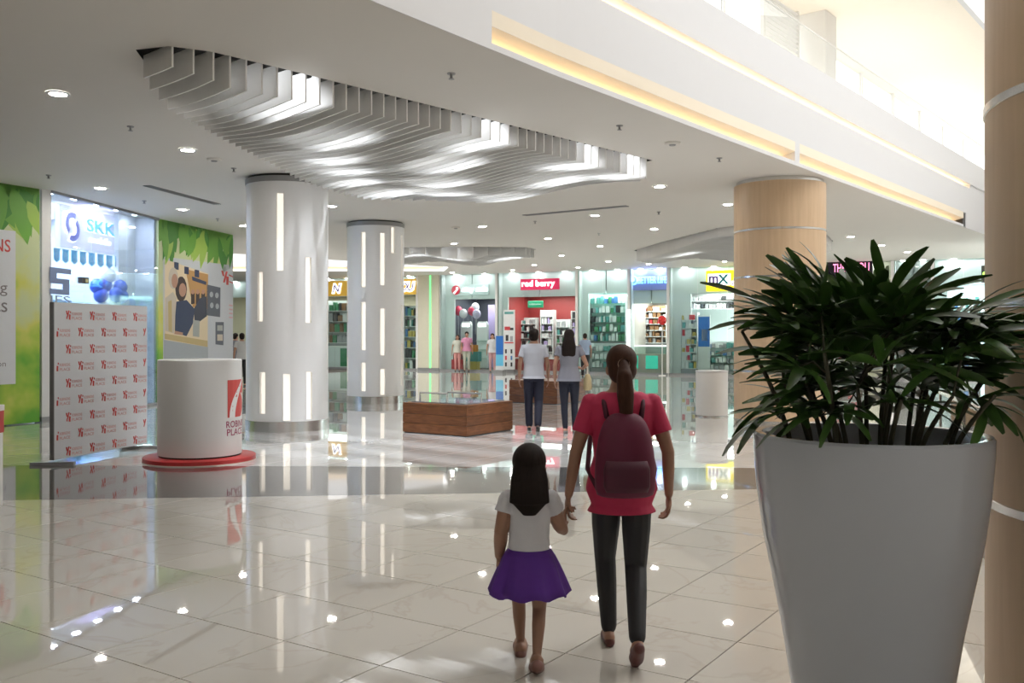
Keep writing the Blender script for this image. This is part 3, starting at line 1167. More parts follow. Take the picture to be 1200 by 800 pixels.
o, w_, h_, th = sign_box('shop_sign', 'round red emblem with white glowing lettering over the dark shop', 530, 573, 333, 346, mat('frost_panel', (0.74, 0.80, 0.82), 0.3), t=0.34, th=0.03)
q = MB()
q.lathe([(h_ * 0.42, 0), (h_ * 0.42, 0.04)], 28, M=Matrix.Translation((-w_ / 2 + h_ * 0.42, -th, 0)) @ Matrix.Rotation(radians(90), 4, 'X'))
em = q.build('emblem_disc', mat('emblem_red', (0.62, 0.03, 0.06), 0.35, emit=(0.75, 0.04, 0.08), es=0.3), o)
q = MB()
r_ = h_ * 0.42
q.plate([(-w_ / 2 + r_ * 0.35, -r_ * 0.62), (-w_ / 2 + r_ * 1.2, r_ * 0.05), (-w_ / 2 + r_ * 1.1, r_ * 0.55), (-w_ / 2 + r_ * 1.6, r_ * 0.62), (-w_ / 2 + r_ * 1.68, r_ * 0.2), (-w_ / 2 + r_ * 0.75, -r_ * 0.85)], -th - 0.055, -th - 0.041)
q.build('swoosh', LITW, em)
q = MB()
add_text(q, 'stay safe', 0.13 * w_, 0, w_ * 0.70, h_ * 0.62, -th - 0.005, 0.03, bold=0.03)
q.build('lettering', mat('lit_cool', (1, 1, 1), 0.4, emit=(0.95, 0.97, 1), es=2.2), o)

o, w_, h_, th = sign_box('shop_sign', 'red sign box reading red berry in white letters', 611, 656, 326.5, 339.5, mat('berry_red', (0.60, 0.02, 0.09), 0.35, emit=(0.7, 0.03, 0.12), es=0.35))
q = MB()
add_text(q, 'red berry', -0.03 * w_, 0, w_ * 0.86, h_ * 0.74, -th - 0.004, 0.03, bold=0.02)
q.build('lettering', LITW, o)

o, w_, h_, th = sign_box('shop_sign', 'small green sign hanging inside the red shop', 619, 637, 352.5, 360.5, mat('green_sign', (0.03, 0.30, 0.16), 0.4, emit=(0.03, 0.5, 0.25), es=0.2), t=1.2, th=0.06)
q = MB()
add_text(q, 'cellphones', 0, 0, w_ * 0.8, h_ * 0.35, -th - 0.003, 0.0, bold=0.01)
q.build('lettering', mat('pale_green', (0.7, 0.9, 0.8), 0.5), o)

o, w_, h_, th = sign_box('shop_sign', 'blue glowing neon sign on a lilac panel', 739, 782.5, 316, 340, mat('lilac_panel', (0.34, 0.34, 0.66), 0.35), t=0.3, th=0.04)
q = MB()
add_text(q, 'BETTER LIFE', 0.10 * w_, 0, w_ * 0.78, h_ * 0.34, -th - 0.005, 0.04, bold=0.02)
q.build('lettering', LITB, o)
q = MB()
r_ = h_ * 0.2
pts = [(-w_ * 0.41 + r_ * cos(a), -th - 0.04, r_ * sin(a)) for a in [i * pi / 10 for i in range(21)]]
q.tube(pts, 0.035, 8)
q.ball((-w_ * 0.41 - 0.02, -th - 0.04, 0.03), (r_ * 0.5, 0.03, r_ * 0.62))
q.build('emblem', LITB, o)
L_ = bpy.data.lights.new('neon_glow', 'AREA')
L_.energy = 14
L_.color = (0.35, 0.4, 1)
L_.shape = 'RECTANGLE'
L_.size = 1.6
L_.size_y = 0.15
lo = bpy.data.objects.new('neon_glow', L_)
COL.objects.link(lo)
lo.location = WP(S(760), 0.1, 3.75)
lo.rotation_euler = (radians(180), 0, WRZ)

o, w_, h_, th = sign_box('shop_sign', 'yellow lightbox sign with mx lettering left of the tan column', 828, 884, 316.5, 341, YEL)
q = MB()
q.bb(-w_ * 0.46, w_ * 0.02, -th - 0.02, -th, -h_ * 0.22, h_ * 0.34)
q.bb(w_ * 0.04, w_ * 0.47, -th - 0.02, -th, -h_ * 0.24, -h_ * 0.02)
q.build('letter_panel', LITW, o)
q = MB()
add_text(q, 'm', -w_ * 0.335, 0.06 * h_, w_ * 0.2, h_ * 0.36, -th - 0.022, 0.02, bold=0.03)
q.build('letter', PURP, o)
q = MB()
add_text(q, 'X', -w_ * 0.13, 0.07 * h_, w_ * 0.24, h_ * 0.46, -th - 0.022, 0.02, bold=0.03)
q.build('letter', mat('sign_teal', (0.03, 0.30, 0.33), 0.4), o)
q = MB()
add_text(q, 'mobile', w_ * 0.255, -h_ * 0.13, w_ * 0.40, h_ * 0.16, -th - 0.022, 0.01, bold=0.02)
q.build('lettering', PURP, o)

o, w_, h_, th = sign_box('shop_sign', 'black board with pink red lit letters right of the tan column', 960, 1023, 302, 326, mat('board_black', (0.012, 0.008, 0.02), 0.4), th=0.12)
q = MB()
add_text(q, 'THE', -w_ * 0.12, 0, w_ * 0.22, h_ * 0.40, -th - 0.005, 0.02, bold=0.0)
add_text(q, 'LOU', w_ * 0.31, 0, w_ * 0.26, h_ * 0.46, -th - 0.005, 0.02, bold=0.0)
q.build('lettering', mat('lit_pink', (1, 0.3, 0.5), 0.4, emit=(1.0, 0.25, 0.45), es=2.0), o)

o, w_, h_, th = sign_box('shop_sign', 'dark upright sign with a green lamp beside the tall tan column', 1150, 1166, 311, 331, mat('sign_brown', (0.06, 0.055, 0.05), 0.5), th=0.1)
MB().ball((-w_ * 0.2, -th - 0.01, 0), 0.09).build('lamp', mat('green_lamp', (0.5, 1, 0.2), 0.4, emit=(0.4, 1, 0.1), es=2), o)


# ------------------------------------------------------------------ shelves and goods
GOODS = [mat('goods_' + n, c, 0.45) for n, c in (('white', (0.8, 0.8, 0.8)), ('blue', (0.07, 0.20, 0.46)), ('teal', (0.12, 0.36, 0.34)), ('black', (0.03, 0.03, 0.035)),
                                                 ('red', (0.6, 0.05, 0.06)), ('green', (0.05, 0.24, 0.11)), ('yellow', (0.62, 0.48, 0.12)), ('grey', (0.38, 0.38, 0.4)),
                                                 ('lilac', (0.5, 0.4, 0.7)), ('brown', (0.25, 0.13, 0.06)))]
CN = ['white', 'blue', 'teal', 'black', 'red', 'green', 'yellow', 'grey', 'lilac', 'brown']
ORD = ['first', 'second', 'third', 'fourth', 'fifth', 'sixth', 'seventh']
SHELFM = mat('shelf_white', (0.75, 0.77, 0.77), 0.4)
_box = [MB().box((0, 0, 0.5), (1, 1, 1)).mesh('goods_box', g) for g in GOODS]
GLASSH = glass_mat('shelf_glass', (0.82, 0.95, 0.90), 0.6)


def shelving(label, x0, x1, y0, y1, t, n, palette, depth=0.35, item_label=None, item_group=None, big=0.0, backm=None, seed=1, glass=False, name='shelf_unit', base=True):
    rnd = random.Random(seed)
    xm = (x0 + x1) / 2
    s0, s1 = S(x0, t), S(x1, t)
    z1 = ZZ(y0, xm, t)
    z0 = max(0.0, ZZ(y1, xm, t))
    w = s1 - s0
    o = thing(name, label, 'shelves', WP(s0, t, 0), WRZ)
    MB().bb(0, w, depth, depth + 0.03, z0, z1).build('back_panel', backm or SHELFM, o)
    for x in (0.0, w - 0.03):
        MB().bb(x, x + 0.03, 0, depth, z0, z1).build('side_panel', SHELFM, o)
    if base and z0 > 0.05:
        MB().bb(0.02, w - 0.02, 0.02, depth, 0, z0).build('plinth', GREYMET, o)
    small = MB()
    seen = {}
    for k in range(n):
        zz = z0 + (z1 - z0) * k / n
        MB().bb(0.03, w - 0.03, 0.01, depth, zz, zz + 0.025).build('shelf', GLASSH if glass else SHELFM, o)
        gap = (z1 - z0) / n - 0.05
        x = 0.06
        while x < w - 0.12:
            iw = rnd.uniform(0.07, 0.20) if big == 0 else rnd.uniform(0.14, 0.32)
            ih = gap * rnd.uniform(0.55, 0.95)
            iw = min(iw, w - 0.05 - x)
            pal = rnd.choice(palette)
            if item_label and iw > 0.165:
                b = bpy.data.objects.new('goods_box', _box[pal])
                COL.objects.link(b)
                p = WP(s0 + x + iw / 2, t + depth * 0.42, zz + 0.025)
                b.location = p
                b.rotation_euler = (0, 0, WRZ + rnd.uniform(-0.06, 0.06))
                b.scale = (iw * 0.92, depth * 0.6, ih)
                seen[pal, k] = seen.get((pal, k), 0) + 1
                tag(b, ('' if seen[pal, k] == 1 else ORD[seen[pal, k] - 1] + ' along ') + CN[pal] + ' ' + item_label + ', ' + ('bottom' if k == 0 else 'top' if k == n - 1 else ORD[k] + ' from bottom') + ' shelf', 'merchandise', item_group)
            else:
                small.box((x + iw / 2, depth * 0.42, zz + 0.026 + ih / 2), (iw * 0.85, depth * 0.55, ih), 0, pal)
            x += iw + rnd.uniform(0.005, 0.03)
    if small.v:
        q = small.build('small_goods', GOODS, o, kind='stuff')
    return o


# yellow-signed shop (seen left of, between and right of the white columns)
shelving('shelving of mixed goods seen between the two white columns', 384, 408, 352, 402, 1.6, 4, [3, 0, 9, 5, 7], item_label='box seen between the white columns', item_group='goods between the white columns', big=1, seed=3)
shelving('shelving of small packs seen right of the farther white column', 473, 488, 358, 436, 1.2, 6, [2, 0, 3, 6, 5, 1], item_label='box right of the farther white column', item_group='goods right of the farther white column', seed=4)
t = shop_thing('shop_counter', 'white counter with a green panel seen between the white columns', 'counter', 384, 0.6)
wd = S(410, 0.6) - S(384, 0.6)
MB().bb(0, wd, 0, 0.5, 0, 1.0).build('body', SHELFM, t)
MB().bb(-0.03, wd + 0.03, -0.03, 0.53, 1.0, 1.06).build('worktop', WHITE, t)
MB().bb(wd * 0.58, wd, -0.02, 0, 0.1, 0.95).build('front_panel', GOODS[5], t, label='green front panel')
# red shop
RB = dict(item_label='small box in the red shop', item_group='goods in the red shop')
shelving('tall white rack of small goods at the left in the red shop', 606, 628, 372, 421, 2.3, 6, [0, 7, 3, 0, 2], seed=5, **dict(RB, item_label='small box on the left rack of the red shop'))
shelving('tall white rack of small goods at the middle in the red shop', 633, 648, 363, 421, 2.3, 7, [0, 7, 3, 0, 8], seed=6, **dict(RB, item_label='small box on the middle rack of the red shop'))
shelving('low green topped rack at the right in the red shop', 651, 668, 374, 421, 2.2, 5, [0, 5, 3, 7, 2], seed=7, **dict(RB, item_label='small box on the low right rack of the red shop'))
shelving('narrow white rack against the right post of the red shop', 669, 675, 364, 421, 2.0, 6, [0, 8, 3], seed=8)
t = shop_thing('shop_counter', 'long red counter along the front of the red shop', 'counter', 591, 0.8)
wd = S(675, 0.8) - S(591, 0.8)
MB().bb(0, wd, 0, 0.45, 0, 0.55).build('body', REDW, t)
MB().bb(-0.02, wd + 0.02, -0.03, 0.48, 0.55, 0.6).build('worktop', SHELFM, t)


def poster_stand(label, x0, x1, y0, y1, t, cols, name='poster_stand'):
    s0, s1 = S(x0, t), S(x1, t)
    xm = (x0 + x1) / 2
    w = s1 - s0
    z1 = ZZ(y0, xm, t)
    o = thing(name, label, 'stand', WP(s0, t, 0), WRZ)
    MB().bb(0, w, 0, 0.05, 0.12, z1).build('board', SHELFM, o)
    MB().bb(-0.03, w + 0.03, -0.15, 0.2, 0, 0.12).build('foot', GREYMET, o)
    h = z1 - 0.12
    q = MB()
    ms = []
    for a, b, c, d, m in cols:
        q.bb(a * w, b * w, -0.006, -0.001, 0.12 + c * h, 0.12 + d * h, len(ms))
        ms.append(m)
    q.build('print', ms, o)
    return o


poster_stand('tall white poster stand with rows of small pictures beside the red shop', 590, 603, 363, 431, -0.25,
             [(0.1, 0.9, 0.93, 0.97, GOODS[2]), (0.1, 0.6, 0.66, 0.72, GOODS[4]), (0.6, 0.9, 0.66, 0.70, GOODS[3]), (0.2, 0.45, 0.48, 0.58, GOODS[3]), (0.6, 0.85, 0.47, 0.56, GOODS[7]),
              (0.1, 0.9, 0.44, 0.46, GOODS[4]), (0.15, 0.3, 0.27, 0.34, GOODS[3]), (0.65, 0.8, 0.27, 0.34, GOODS[3]), (0.15, 0.3, 0.16, 0.23, GOODS[4]), (0.65, 0.8, 0.16, 0.23, GOODS[1]),
              (0.15, 0.3, 0.05, 0.12, GOODS[3]), (0.65, 0.8, 0.05, 0.12, GOODS[3])])
poster_stand('blue and white advertising board standing before the red shop', 581, 590, 393, 432, -1.0,
             [(0.02, 0.98, 0.45, 0.99, mat('ad_blue', (0.02, 0.16, 0.55), 0.4)), (0.02, 0.98, 0.12, 0.45, mat('ad_sky', (0.15, 0.55, 0.80), 0.4))], 'advertising_board')
# green shelf shop
GS = dict(item_label='pack in the green lit glass shelving', item_group='goods on the green lit shelves')
shelving('wide glass shelving of green and blue packs in the white shop', 690, 733, 345, 400, 1.0, 5, [5, 2, 0, 3, 0, 7, 0, 1], seed=9, glass=True, backm=mat('back_green', (0.50, 0.66, 0.63), 0.4), **GS)
shelving('lower glass cabinet of white packs in the white shop', 692, 734, 402, 431, 0.5, 3, [0, 0, 7, 2], seed=10, glass=True)
t = shop_thing('light_column', 'white lit column of round lamps at the left of the white shop', 'lamp', 682.5, 0.5)
MB().bb(-0.15, 0.15, 0, 0.1, 0, 2.9).build('panel', SHELFM, t)
for z in (1.0, 1.5, 2.0, 2.6):
    MB().ball((0, -0.03, z), (0.11, 0.05, 0.17)).build('lamp', LITW, t, smooth='all')
t = shop_thing('light_post', 'bright white lit post between the white shop and the blue signed shop', 'lamp', 736, -0.1)
MB().bb(-0.07, 0.07, 0, 0.1, 0.1, 2.6).build('tube', LITW, t)
MB().bb(-0.09, 0.09, -0.02, 0.12, 0, 0.1).build('foot', GREYMET, t)
# blue sign shop
shelving('brown shelving of packed goods under the blue sign', 742, 781, 358, 402, 2.0, 6, [9, 7, 3, 9, 0, 4, 7], seed=11, backm=GOODS[9],
         item_label='box on the brown shelving', item_group='goods under the blue sign')
t = shop_thing('shop_counter', 'glass topped white counter with green front panels under the blue sign', 'counter', 743, 0.5)
wd = S(781, 0.5) - S(743, 0.5)
MB().bb(0, wd, 0, 0.5, 0, 0.82).build('body', mat('counter_grey', (0.42, 0.36, 0.31), 0.5), t)
MB().bb(0.0, wd, 0.02, 0.48, 0.82, 1.12).build('glass_case', GLASSH, t)
MB().bb(-0.02, wd + 0.02, -0.02, 0.52, 1.12, 1.16).build('worktop', LITW, t)
for a, b in ((0.0, 0.13), (0.37, 0.74)):
    MB().bb(a * wd, b * wd, -0.03, 0, 0.22, 0.75).build('front_panel', mat('panel_green', (0.05, 0.45, 0.33), 0.3, emit=(0.05, 0.6, 0.42), es=0.45), t, label='green lit front panel')
t = shop_thing('balloon_stand', 'red balloon on a thin pole in front of the blue signed shop', 'balloon', 776, -0.6)
MB().cyl((0, 0), 0.02, 0.03, 2.0, 8).build('pole', WHITE, t)
MB().cyl((0, 0), 0.14, 0, 0.03, 20).build('foot', WHITE, t)
MB().ball((0, 0, 2.16), (0.17, 0.17, 0.19), 16, 12).build('balloon', mat('balloon_red', (0.65, 0.03, 0.03), 0.25), t, smooth='all')
# yellow mx shop
MX = dict(item_label='pack under the yellow sign', item_group='goods under the yellow sign')
shelving('white display rack of red and yellow packs under the yellow sign', 797, 817, 366, 432, 0.25, 7, [4, 0, 6, 0, 2, 0], seed=12, **dict(MX, item_label='pack on the narrow rack under the yellow sign'))
shelving('wide display rack beside the blue poster under the yellow sign', 818, 866, 400, 434, 0.35, 4, [0, 2, 7, 0, 1], seed=13, glass=True, **dict(MX, item_label='pack on the wide glass rack under the yellow sign'))
shelving('high shelf of pale boxes behind the glass under the yellow sign', 808, 866, 344, 362, 2.4, 2, [0, 7, 3, 0], seed=14, base=False)
o = poster_stand('blue poster on a white stand under the yellow sign', 818, 832, 369, 400, 0.30, [(0.03, 0.97, 0.45, 0.97, mat('poster_blue', (0.03, 0.18, 0.62), 0.35)), (0.3, 0.8, 0.55, 0.75, GOODS[0])], 'poster_stand')
shelving('rack of goods behind the glass right of the tan column', 966, 1012, 345, 430, 1.4, 5, [0, 7, 4, 9], seed=15)
shelving('pale rack behind the palm in the glass shop by the tall column', 1100, 1150, 345, 430, 1.5, 5, [0, 2, 0, 1], seed=16, glass=True)


# dark shop contents: balloons and displays
def balloon(label, px, py, t, r, m):
    s = S(px, t)
    z = ZZ(py, px, t)
    o = thing('balloon', label, 'balloon', WP(s, t, z), WRZ)
    MB().ball((0, 0, 0), (r, r, r * 1.15), 14, 10).build('bladder', m, o, smooth='all')
    MB().lathe([(0.001, -r * 1.13), (0.03, -r * 1.22)], 8).build('knot', m, o)
    MB().tube([(0, 0, -r * 1.2), (0.02, 0.01, -r * 1.2 - 0.5), (0, 0, -r * 1.2 - 1.0)], 0.006, 5).build('string', WHITE, o)
    return o


BR, BWH = mat('balloon_crimson', (0.60, 0.04, 0.10), 0.25), mat('balloon_white', (0.75, 0.72, 0.78), 0.25)
balloon('left red balloon in the dark shop', 537, 364, 1.1, 0.19, BR)
balloon('left white balloon in the dark shop', 543, 367.5, 0.9, 0.19, BWH)
balloon('right red balloon in the dark shop', 553, 364.5, 1.1, 0.18, BR)
balloon('topmost white balloon in the dark shop', 557, 360, 1.2, 0.18, BWH)
balloon('lower right white balloon in the dark shop', 558.5, 368, 0.9, 0.19, mat('balloon_lilac', (0.62, 0.55, 0.75), 0.25))


def arch_display(label, px, t):
    o = shop_thing('display_stand', label, 'display', px, t)
    MB().plate([(-0.28, 0.1), (0.28, 0.1), (0.28, 2.05), (0.2, 2.2), (-0.2, 2.2), (-0.28, 2.05)], 0, 0.12).build('panel', SHELFM, o)
    MB().bb(-0.2, 0.2, -0.02, 0, 1.95, 2.12).build('header', LITW, o)
    for z in (0.5, 0.9, 1.3):
        MB().bb(-0.25, 0.25, -0.25, 0, z, z + 0.03).build('shelf', GLASSH, o)
    MB().bb(-0.3, 0.3, -0.2, 0.2, 0, 0.1).build('foot', GREYMET, o)
    return o


arch_display('left white arched display in the dark shop', 546, 1.6)
arch_display('right white arched display in the dark shop', 565, 1.6)
poster_stand('lilac wall banner at the right in the dark shop', 572, 580, 357, 425, 2.0, [(0, 1, 0, 1, GOODS[8])], 'banner_stand')
t = shop_thing('display_stand', 'yellow and teal display stack at the front of the dark shop', 'display', 553, 0.3)
MB().bb(-0.22, 0.22, 0, 0.35, 0, 0.42).build('lower_box', GOODS[6], t)
MB().bb(-0.3, 0.3, 0, 0.35, 0.42, 0.85).build('middle_box', GOODS[2], t)
MB().bb(-0.16, 0.16, 0.02, 0.3, 0.85, 1.15).build('upper_box', mat('orange_box', (0.65, 0.25, 0.04), 0.4), t)
t = shop_thing('display_stand', 'red display stack at the front left of the dark shop', 'display', 535, 0.2)
MB().bb(-0.26, 0.26, 0, 0.4, 0, 0.5).build('lower_box', GOODS[4], t)
MB().bb(-0.2, 0.2, 0.05, 0.35, 0.5, 0.75).build('upper_box', mat('maroon_box', (0.22, 0.03, 0.04), 0.4), t)

# ================================================================== LEFT FACADE
LA, LB, LC, LD = (-9.45, 15.3), (-8.58, 17.05), (-8.06, 21.4), (-7.4, 24.9)


def frame_of(a, b):
    return atan2(b[1] - a[1], b[0] - a[0]), hypot(b[0] - a[0], b[1] - a[1])


LEAFG = [mat('leaf_print_dark', (0.07, 0.27, 0.03), 0.5), mat('leaf_print_mid', (0.16, 0.40, 0.05), 0.5), mat('leaf_print_light', (0.36, 0.55, 0.09), 0.5)]


def blotch_mat():
    m = bpy.data.materials.new('hoarding_print')
    m.use_nodes = True
    nt = m.node_tree
    b = nt.nodes['Principled BSDF']
    b.inputs['Roughness'].default_value = 0.45
    tc = nt.nodes.new('ShaderNodeTexCoord')
    nz = nt.nodes.new('ShaderNodeTexNoise')
    nz.inputs['Scale'].default_value = 1.3
    nz.inputs['Detail'].default_value = 3
    nt.links.new(tc.outputs['Object'], nz.inputs['Vector'])
    sp = nt.nodes.new('ShaderNodeSeparateXYZ')
    nt.links.new(tc.outputs['Object'], sp.inputs[0])
    ad = nt.nodes.new('ShaderNodeMath')
    ad.operation = 'MULTIPLY_ADD'
    ad.inputs[1].default_value = 0.16
    nt.links.new(sp.outputs[2], ad.inputs[0])
    nt.links.new(nz.outputs['Fac'], ad.inputs[2])
    cr = nt.nodes.new('ShaderNodeValToRGB')
    e = cr.color_ramp.elements
    e[0].position = 0.50
    e[0].color = (0.13, 0.42, 0.03, 1)
    e[1].position = 0.98
    e[1].color = (0.60, 0.66, 0.38, 1)
    x = e.new(0.68)
    x.color = (0.42, 0.58, 0.06, 1)
    x = e.new(0.80)
    x.color = (0.66, 0.66, 0.14, 1)
    nt.links.new(ad.outputs[0], cr.inputs[0])
    nt.links.new(cr.outputs[0], b.inputs['Base Color'])
    return m


BLOTCH = blotch_mat()


def leaf_poly(cx, cz, L, w, ang):
    pts = []
    for k in range(11):
        t = k / 10
        pts.append((t * L, w * sin(pi * t ** 0.8)))
    for k in range(9, 0, -1):
        t = k / 10
        pts.append((t * L, -w * sin(pi * t ** 0.8)))
    return [(cx + x * cos(ang) - z * sin(ang), cz + x * sin(ang) + z * cos(ang)) for x, z in pts]


def leaf_print(o, W_, top, n, seed, zmin):
    rnd = random.Random(seed)
    q = MB()
    for k in range(n):
        x = rnd.uniform(0, W_)
        L = rnd.uniform(0.45, 1.0)
        z = top - rnd.uniform(0, 0.25)
        ang = -pi / 2 + rnd.uniform(-0.6, 0.6)
        poly = leaf_poly(x, z, L, rnd.uniform(0.10, 0.2), ang)
        poly = [(min(max(px, 0.01), W_ - 0.01), min(max(pz, zmin), top)) for px, pz in poly]
        y = -0.003 - 0.0002 * k
        q.add([(px, y, pz) for px, pz in poly], [tuple(range(len(poly)))], rnd.choice([0, 0, 1, 1, 2]))
    for k in range(14):
        x = W_ * (k + 0.5) / 14
        q.add([(max(0.01, x - 0.25), -0.002, top), (min(W_ - 0.01, x + 0.25), -0.002, top), (min(W_ - 0.01, x + 0.2), -0.002, top - rnd.uniform(0.3, 0.6)), (max(0.01, x - 0.2), -0.002, top - rnd.uniform(0.3, 0.6))],
              [(0, 1, 2, 3)], rnd.choice([0, 1]))
    return q.build('leaf_print', LEAFG, o, fix=False)


TXT = mat('print_grey', (0.23, 0.20, 0.20), 0.5)
rz, L1 = frame_of(LA, LB)
t = thing('hoarding', 'green leaf printed hoarding with a white notice at the left edge', 'hoarding', (LA[0], LA[1], 0), rz)
MB().bb(0, L1, 0, 0.12, 0.02, H - 0.002).build('board', BLOTCH, t)
leaf_print(t, L1, H - 0.01, 34, 5, 2.7)
# the white notice on it
k0 = None


def local_s(px, a, b):
    k = (px - 600) / F
    dx, dy = b[0] - a[0], b[1] - a[1]
    L = hypot(dx, dy)
    dx, dy = dx / L, dy / L
    return (k * a[1] - a[0]) / (dx - k * dy)


def local_z(py, px, a, b):
    s = local_s(px, a, b)
    dx, dy = b[0] - a[0], b[1] - a[1]
    L = hypot(dx, dy)
    return EYE - (py - YH) * (a[1] + s * dy / L) / F


n1 = local_s(17.5, LA, LB)
zt, zb = local_z(270, 10, LA, LB), local_z(450, 10, LA, LB)
no = MB().bb(0.0, n1, -0.02, -0.006, zb, zt).build('notice_panel', mat('notice_white', (0.74, 0.74, 0.76), 0.45), t)
q = MB()
wtx = n1
add_text(q, 'ROBINSONS', n1 - 0.75 - 0.10, local_z(288, 8, LA, LB), 1.5, 0.22, -0.022, 0, bold=0.01)
q.build('red_lettering', PRINTRED, no)
q = MB()
add_text(q, 'coming', n1 - 0.48 - 0.16, local_z(339, 8, LA, LB), 0.96, 0.24, -0.022)
add_text(q, 'tenants', n1 - 0.55 - 0.16, local_z(359, 8, LA, LB), 1.1, 0.2, -0.022)
add_text(q, 'see you soon', n1 - 0.48 - 0.16, local_z(428, 8, LA, LB), 0.9, 0.1, -0.022)
q.build('grey_lettering', TXT, no)

# post and phone shop glass
t = thing('white_post', 'slim white post between hoarding and phone shop glass', 'post', (LB[0] - 0.02, LB[1] + 0.08, 0), rz)
MB().bb(-0.02, 0.17, -0.06, 0.12, 0, H).build('shaft', WHITE, t)
MB().bb(-0.03, 0.18, -0.07, 0.13, 0, 0.1).build('foot', GREYMET, t)

LB2 = (-8.47, 17.25)
rz2, L2 = frame_of(LB2, LC)
ICE = mat('phone_shop_wall', (0.62, 0.70, 0.82), 0.4)
sh = thing('shopfront', 'glass fronted phone shop with blue light on the left', 'shop', (LB2[0], LB2[1], 0), rz2)
for i in range(3):
    a, b = L2 * i / 3 + 0.006, L2 * (i + 1) / 3 - 0.006
    MB().bb(a, b, 0, 0.012, 0.06, H - 0.05).build('glass_pane', GLASSB, sh)
MB().bb(0, L2, -0.03, 0.05, 0, 0.06).build('floor_track', GREYMET, sh)
MB().bb(0, L2, -0.03, 0.05, H - 0.05, H).build('head_track', GREYMET, sh)
MB().bb(-0.5, L2, 3.6, 3.7, 0, H - 0.002).build('back_wall', ICE, sh)
MB().bb(L2 - 0.08, L2, 0.06, 3.6, 0, H - 0.002).build('side_wall', ICE, sh)
MB().bb(-0.55, -0.4, 0.5, 3.6, 0, H - 0.002).build('side_wall', ICE, sh)
MB().bb(L2 * 0.80, L2 - 0.1, 0.5, 0.6, 0, H - 0.002).build('inner_panel', mat('inner_panel', (0.70, 0.78, 0.84), 0.35), sh)
for i in range(5):
    x = L2 * (0.15 + 0.19 * i)
    mat('cool_disc', (1, 1, 1), 0.4, emit=(0.85, 0.88, 1), es=170)
    MB().lathe([(0.085, 0), (0.085, 0.006)], 16, (x - 0.3, 0.16, H - 0.012)).build('downlight', mat('cool_disc'), sh)


def lp(frame, rz, x, y, z):
    return (frame[0] + x * cos(rz) - y * sin(rz), frame[1] + x * sin(rz) + y * cos(rz), z)


area_light('phone_shop_light', lp(LB2, rz2, L2 / 2, 1.9, H - 0.05), 3.2, 260, (0.82, 0.88, 1), rz2, 2.4)

SO = 0.62
SB_ = (LB2[0] - sin(rz2) * SO, LB2[1] + cos(rz2) * SO)
SC_ = (LC[0] - sin(rz2) * SO, LC[1] + cos(rz2) * SO)
sa, sb = local_s(73, SB_, SC_), local_s(133, SB_, SC_)
z1, z0 = local_z(239, 73, SB_, SC_), local_z(289, 73, SB_, SC_)
sg = thing('illuminated_sign', 'grey illuminated sign with SKK letters behind the phone shop glass', 'sign', lp(LB2, rz2, (sa + sb) / 2, SO, (z0 + z1) / 2), rz2)
w_, h_ = sb - sa + 0.1, z1 - z0
MB().bb(-w_ / 2, w_ / 2, 0, 0.12, -h_ / 2, h_ / 2).build('sign_board', mat('sign_grey', (0.66, 0.68, 0.78), 0.35, emit=(0.66, 0.66, 0.90), es=0.38), sg, bevel=0.01)
HALO = mat('halo_violet', (0.8, 0.8, 1), 0.4, emit=(0.78, 0.78, 1.0), es=3.0)
CYAN = mat('letter_cyan', (0.08, 0.45, 0.72), 0.35, emit=(0.1, 0.55, 0.85), es=0.5)
NAVY = mat('letter_navy', (0.12, 0.14, 0.45), 0.4, emit=(0.15, 0.18, 0.6), es=0.3)
q = MB()
add_text(q, 'SKK', 0.20 * w_, 0.13 * h_, w_ * 0.56, h_ * 0.34, -0.004, 0.02, bold=0.035)
q.build('letter_halo', HALO, sg)
q = MB()
add_text(q, 'SKK', 0.20 * w_, 0.13 * h_, w_ * 0.54, h_ * 0.31, -0.03, 0.02, bold=0.008)
q.build('lettering', CYAN, sg)
q = MB()
add_text(q, 'mobile', 0.2 * w_, -0.2 * h_, w_ * 0.42, h_ * 0.17, -0.004, 0.02, bold=0.01, shear=0.15)
q.build('small_lettering', LITW, sg)


def arcband(cx, cz, r0, r1, a0, a1, n=14):
    o_ = [(cx + r1[0] * cos(a), cz + r1[1] * sin(a)) for a in [a0 + (a1 - a0) * i / n for i in range(n + 1)]]
    i_ = [(cx + r0[0] * cos(a), cz + r0[1] * sin(a)) for a in [a1 + (a0 - a1) * i / n for i in range(n + 1)]]
    return o_ + i_


for (mm, y0, e) in ((HALO, -0.02, 0.028), (NAVY, -0.045, 0.0)):
    q = MB()
    cx = -0.33 * w_
    for (a0, a1, dz) in ((radians(60), radians(235), 0.07 * h_), (radians(-120), radians(55), -0.05 * h_)):
        p = arcband(cx, dz, (0.07 * w_ - e, 0.15 * h_ - e), (0.125 * w_ + e, 0.29 * h_ + e), a0, a1)
        n = len(p) // 2
        vs = [(x, y0, z) for x, z in p]
        q.add(vs, [(i, i + 1, 2 * n - 2 - i, 2 * n - 1 - i) for i in range(n - 1)])
    q.build('emblem_halo' if mm is HALO else 'emblem', mm, sg, fix=False)
L_ = bpy.data.lights.new('sign_glow', 'AREA')
L_.energy = 16
L_.color = (0.5, 0.45, 1)
L_.size = 1.2
lo = bpy.data.objects.new('sign_glow', L_)
COL.objects.link(lo)
lo.location = lp(LB2, rz2, (sa + sb) / 2, 0.3, z1 + 0.05)
lo.rotation_euler = (radians(150), 0, rz2)

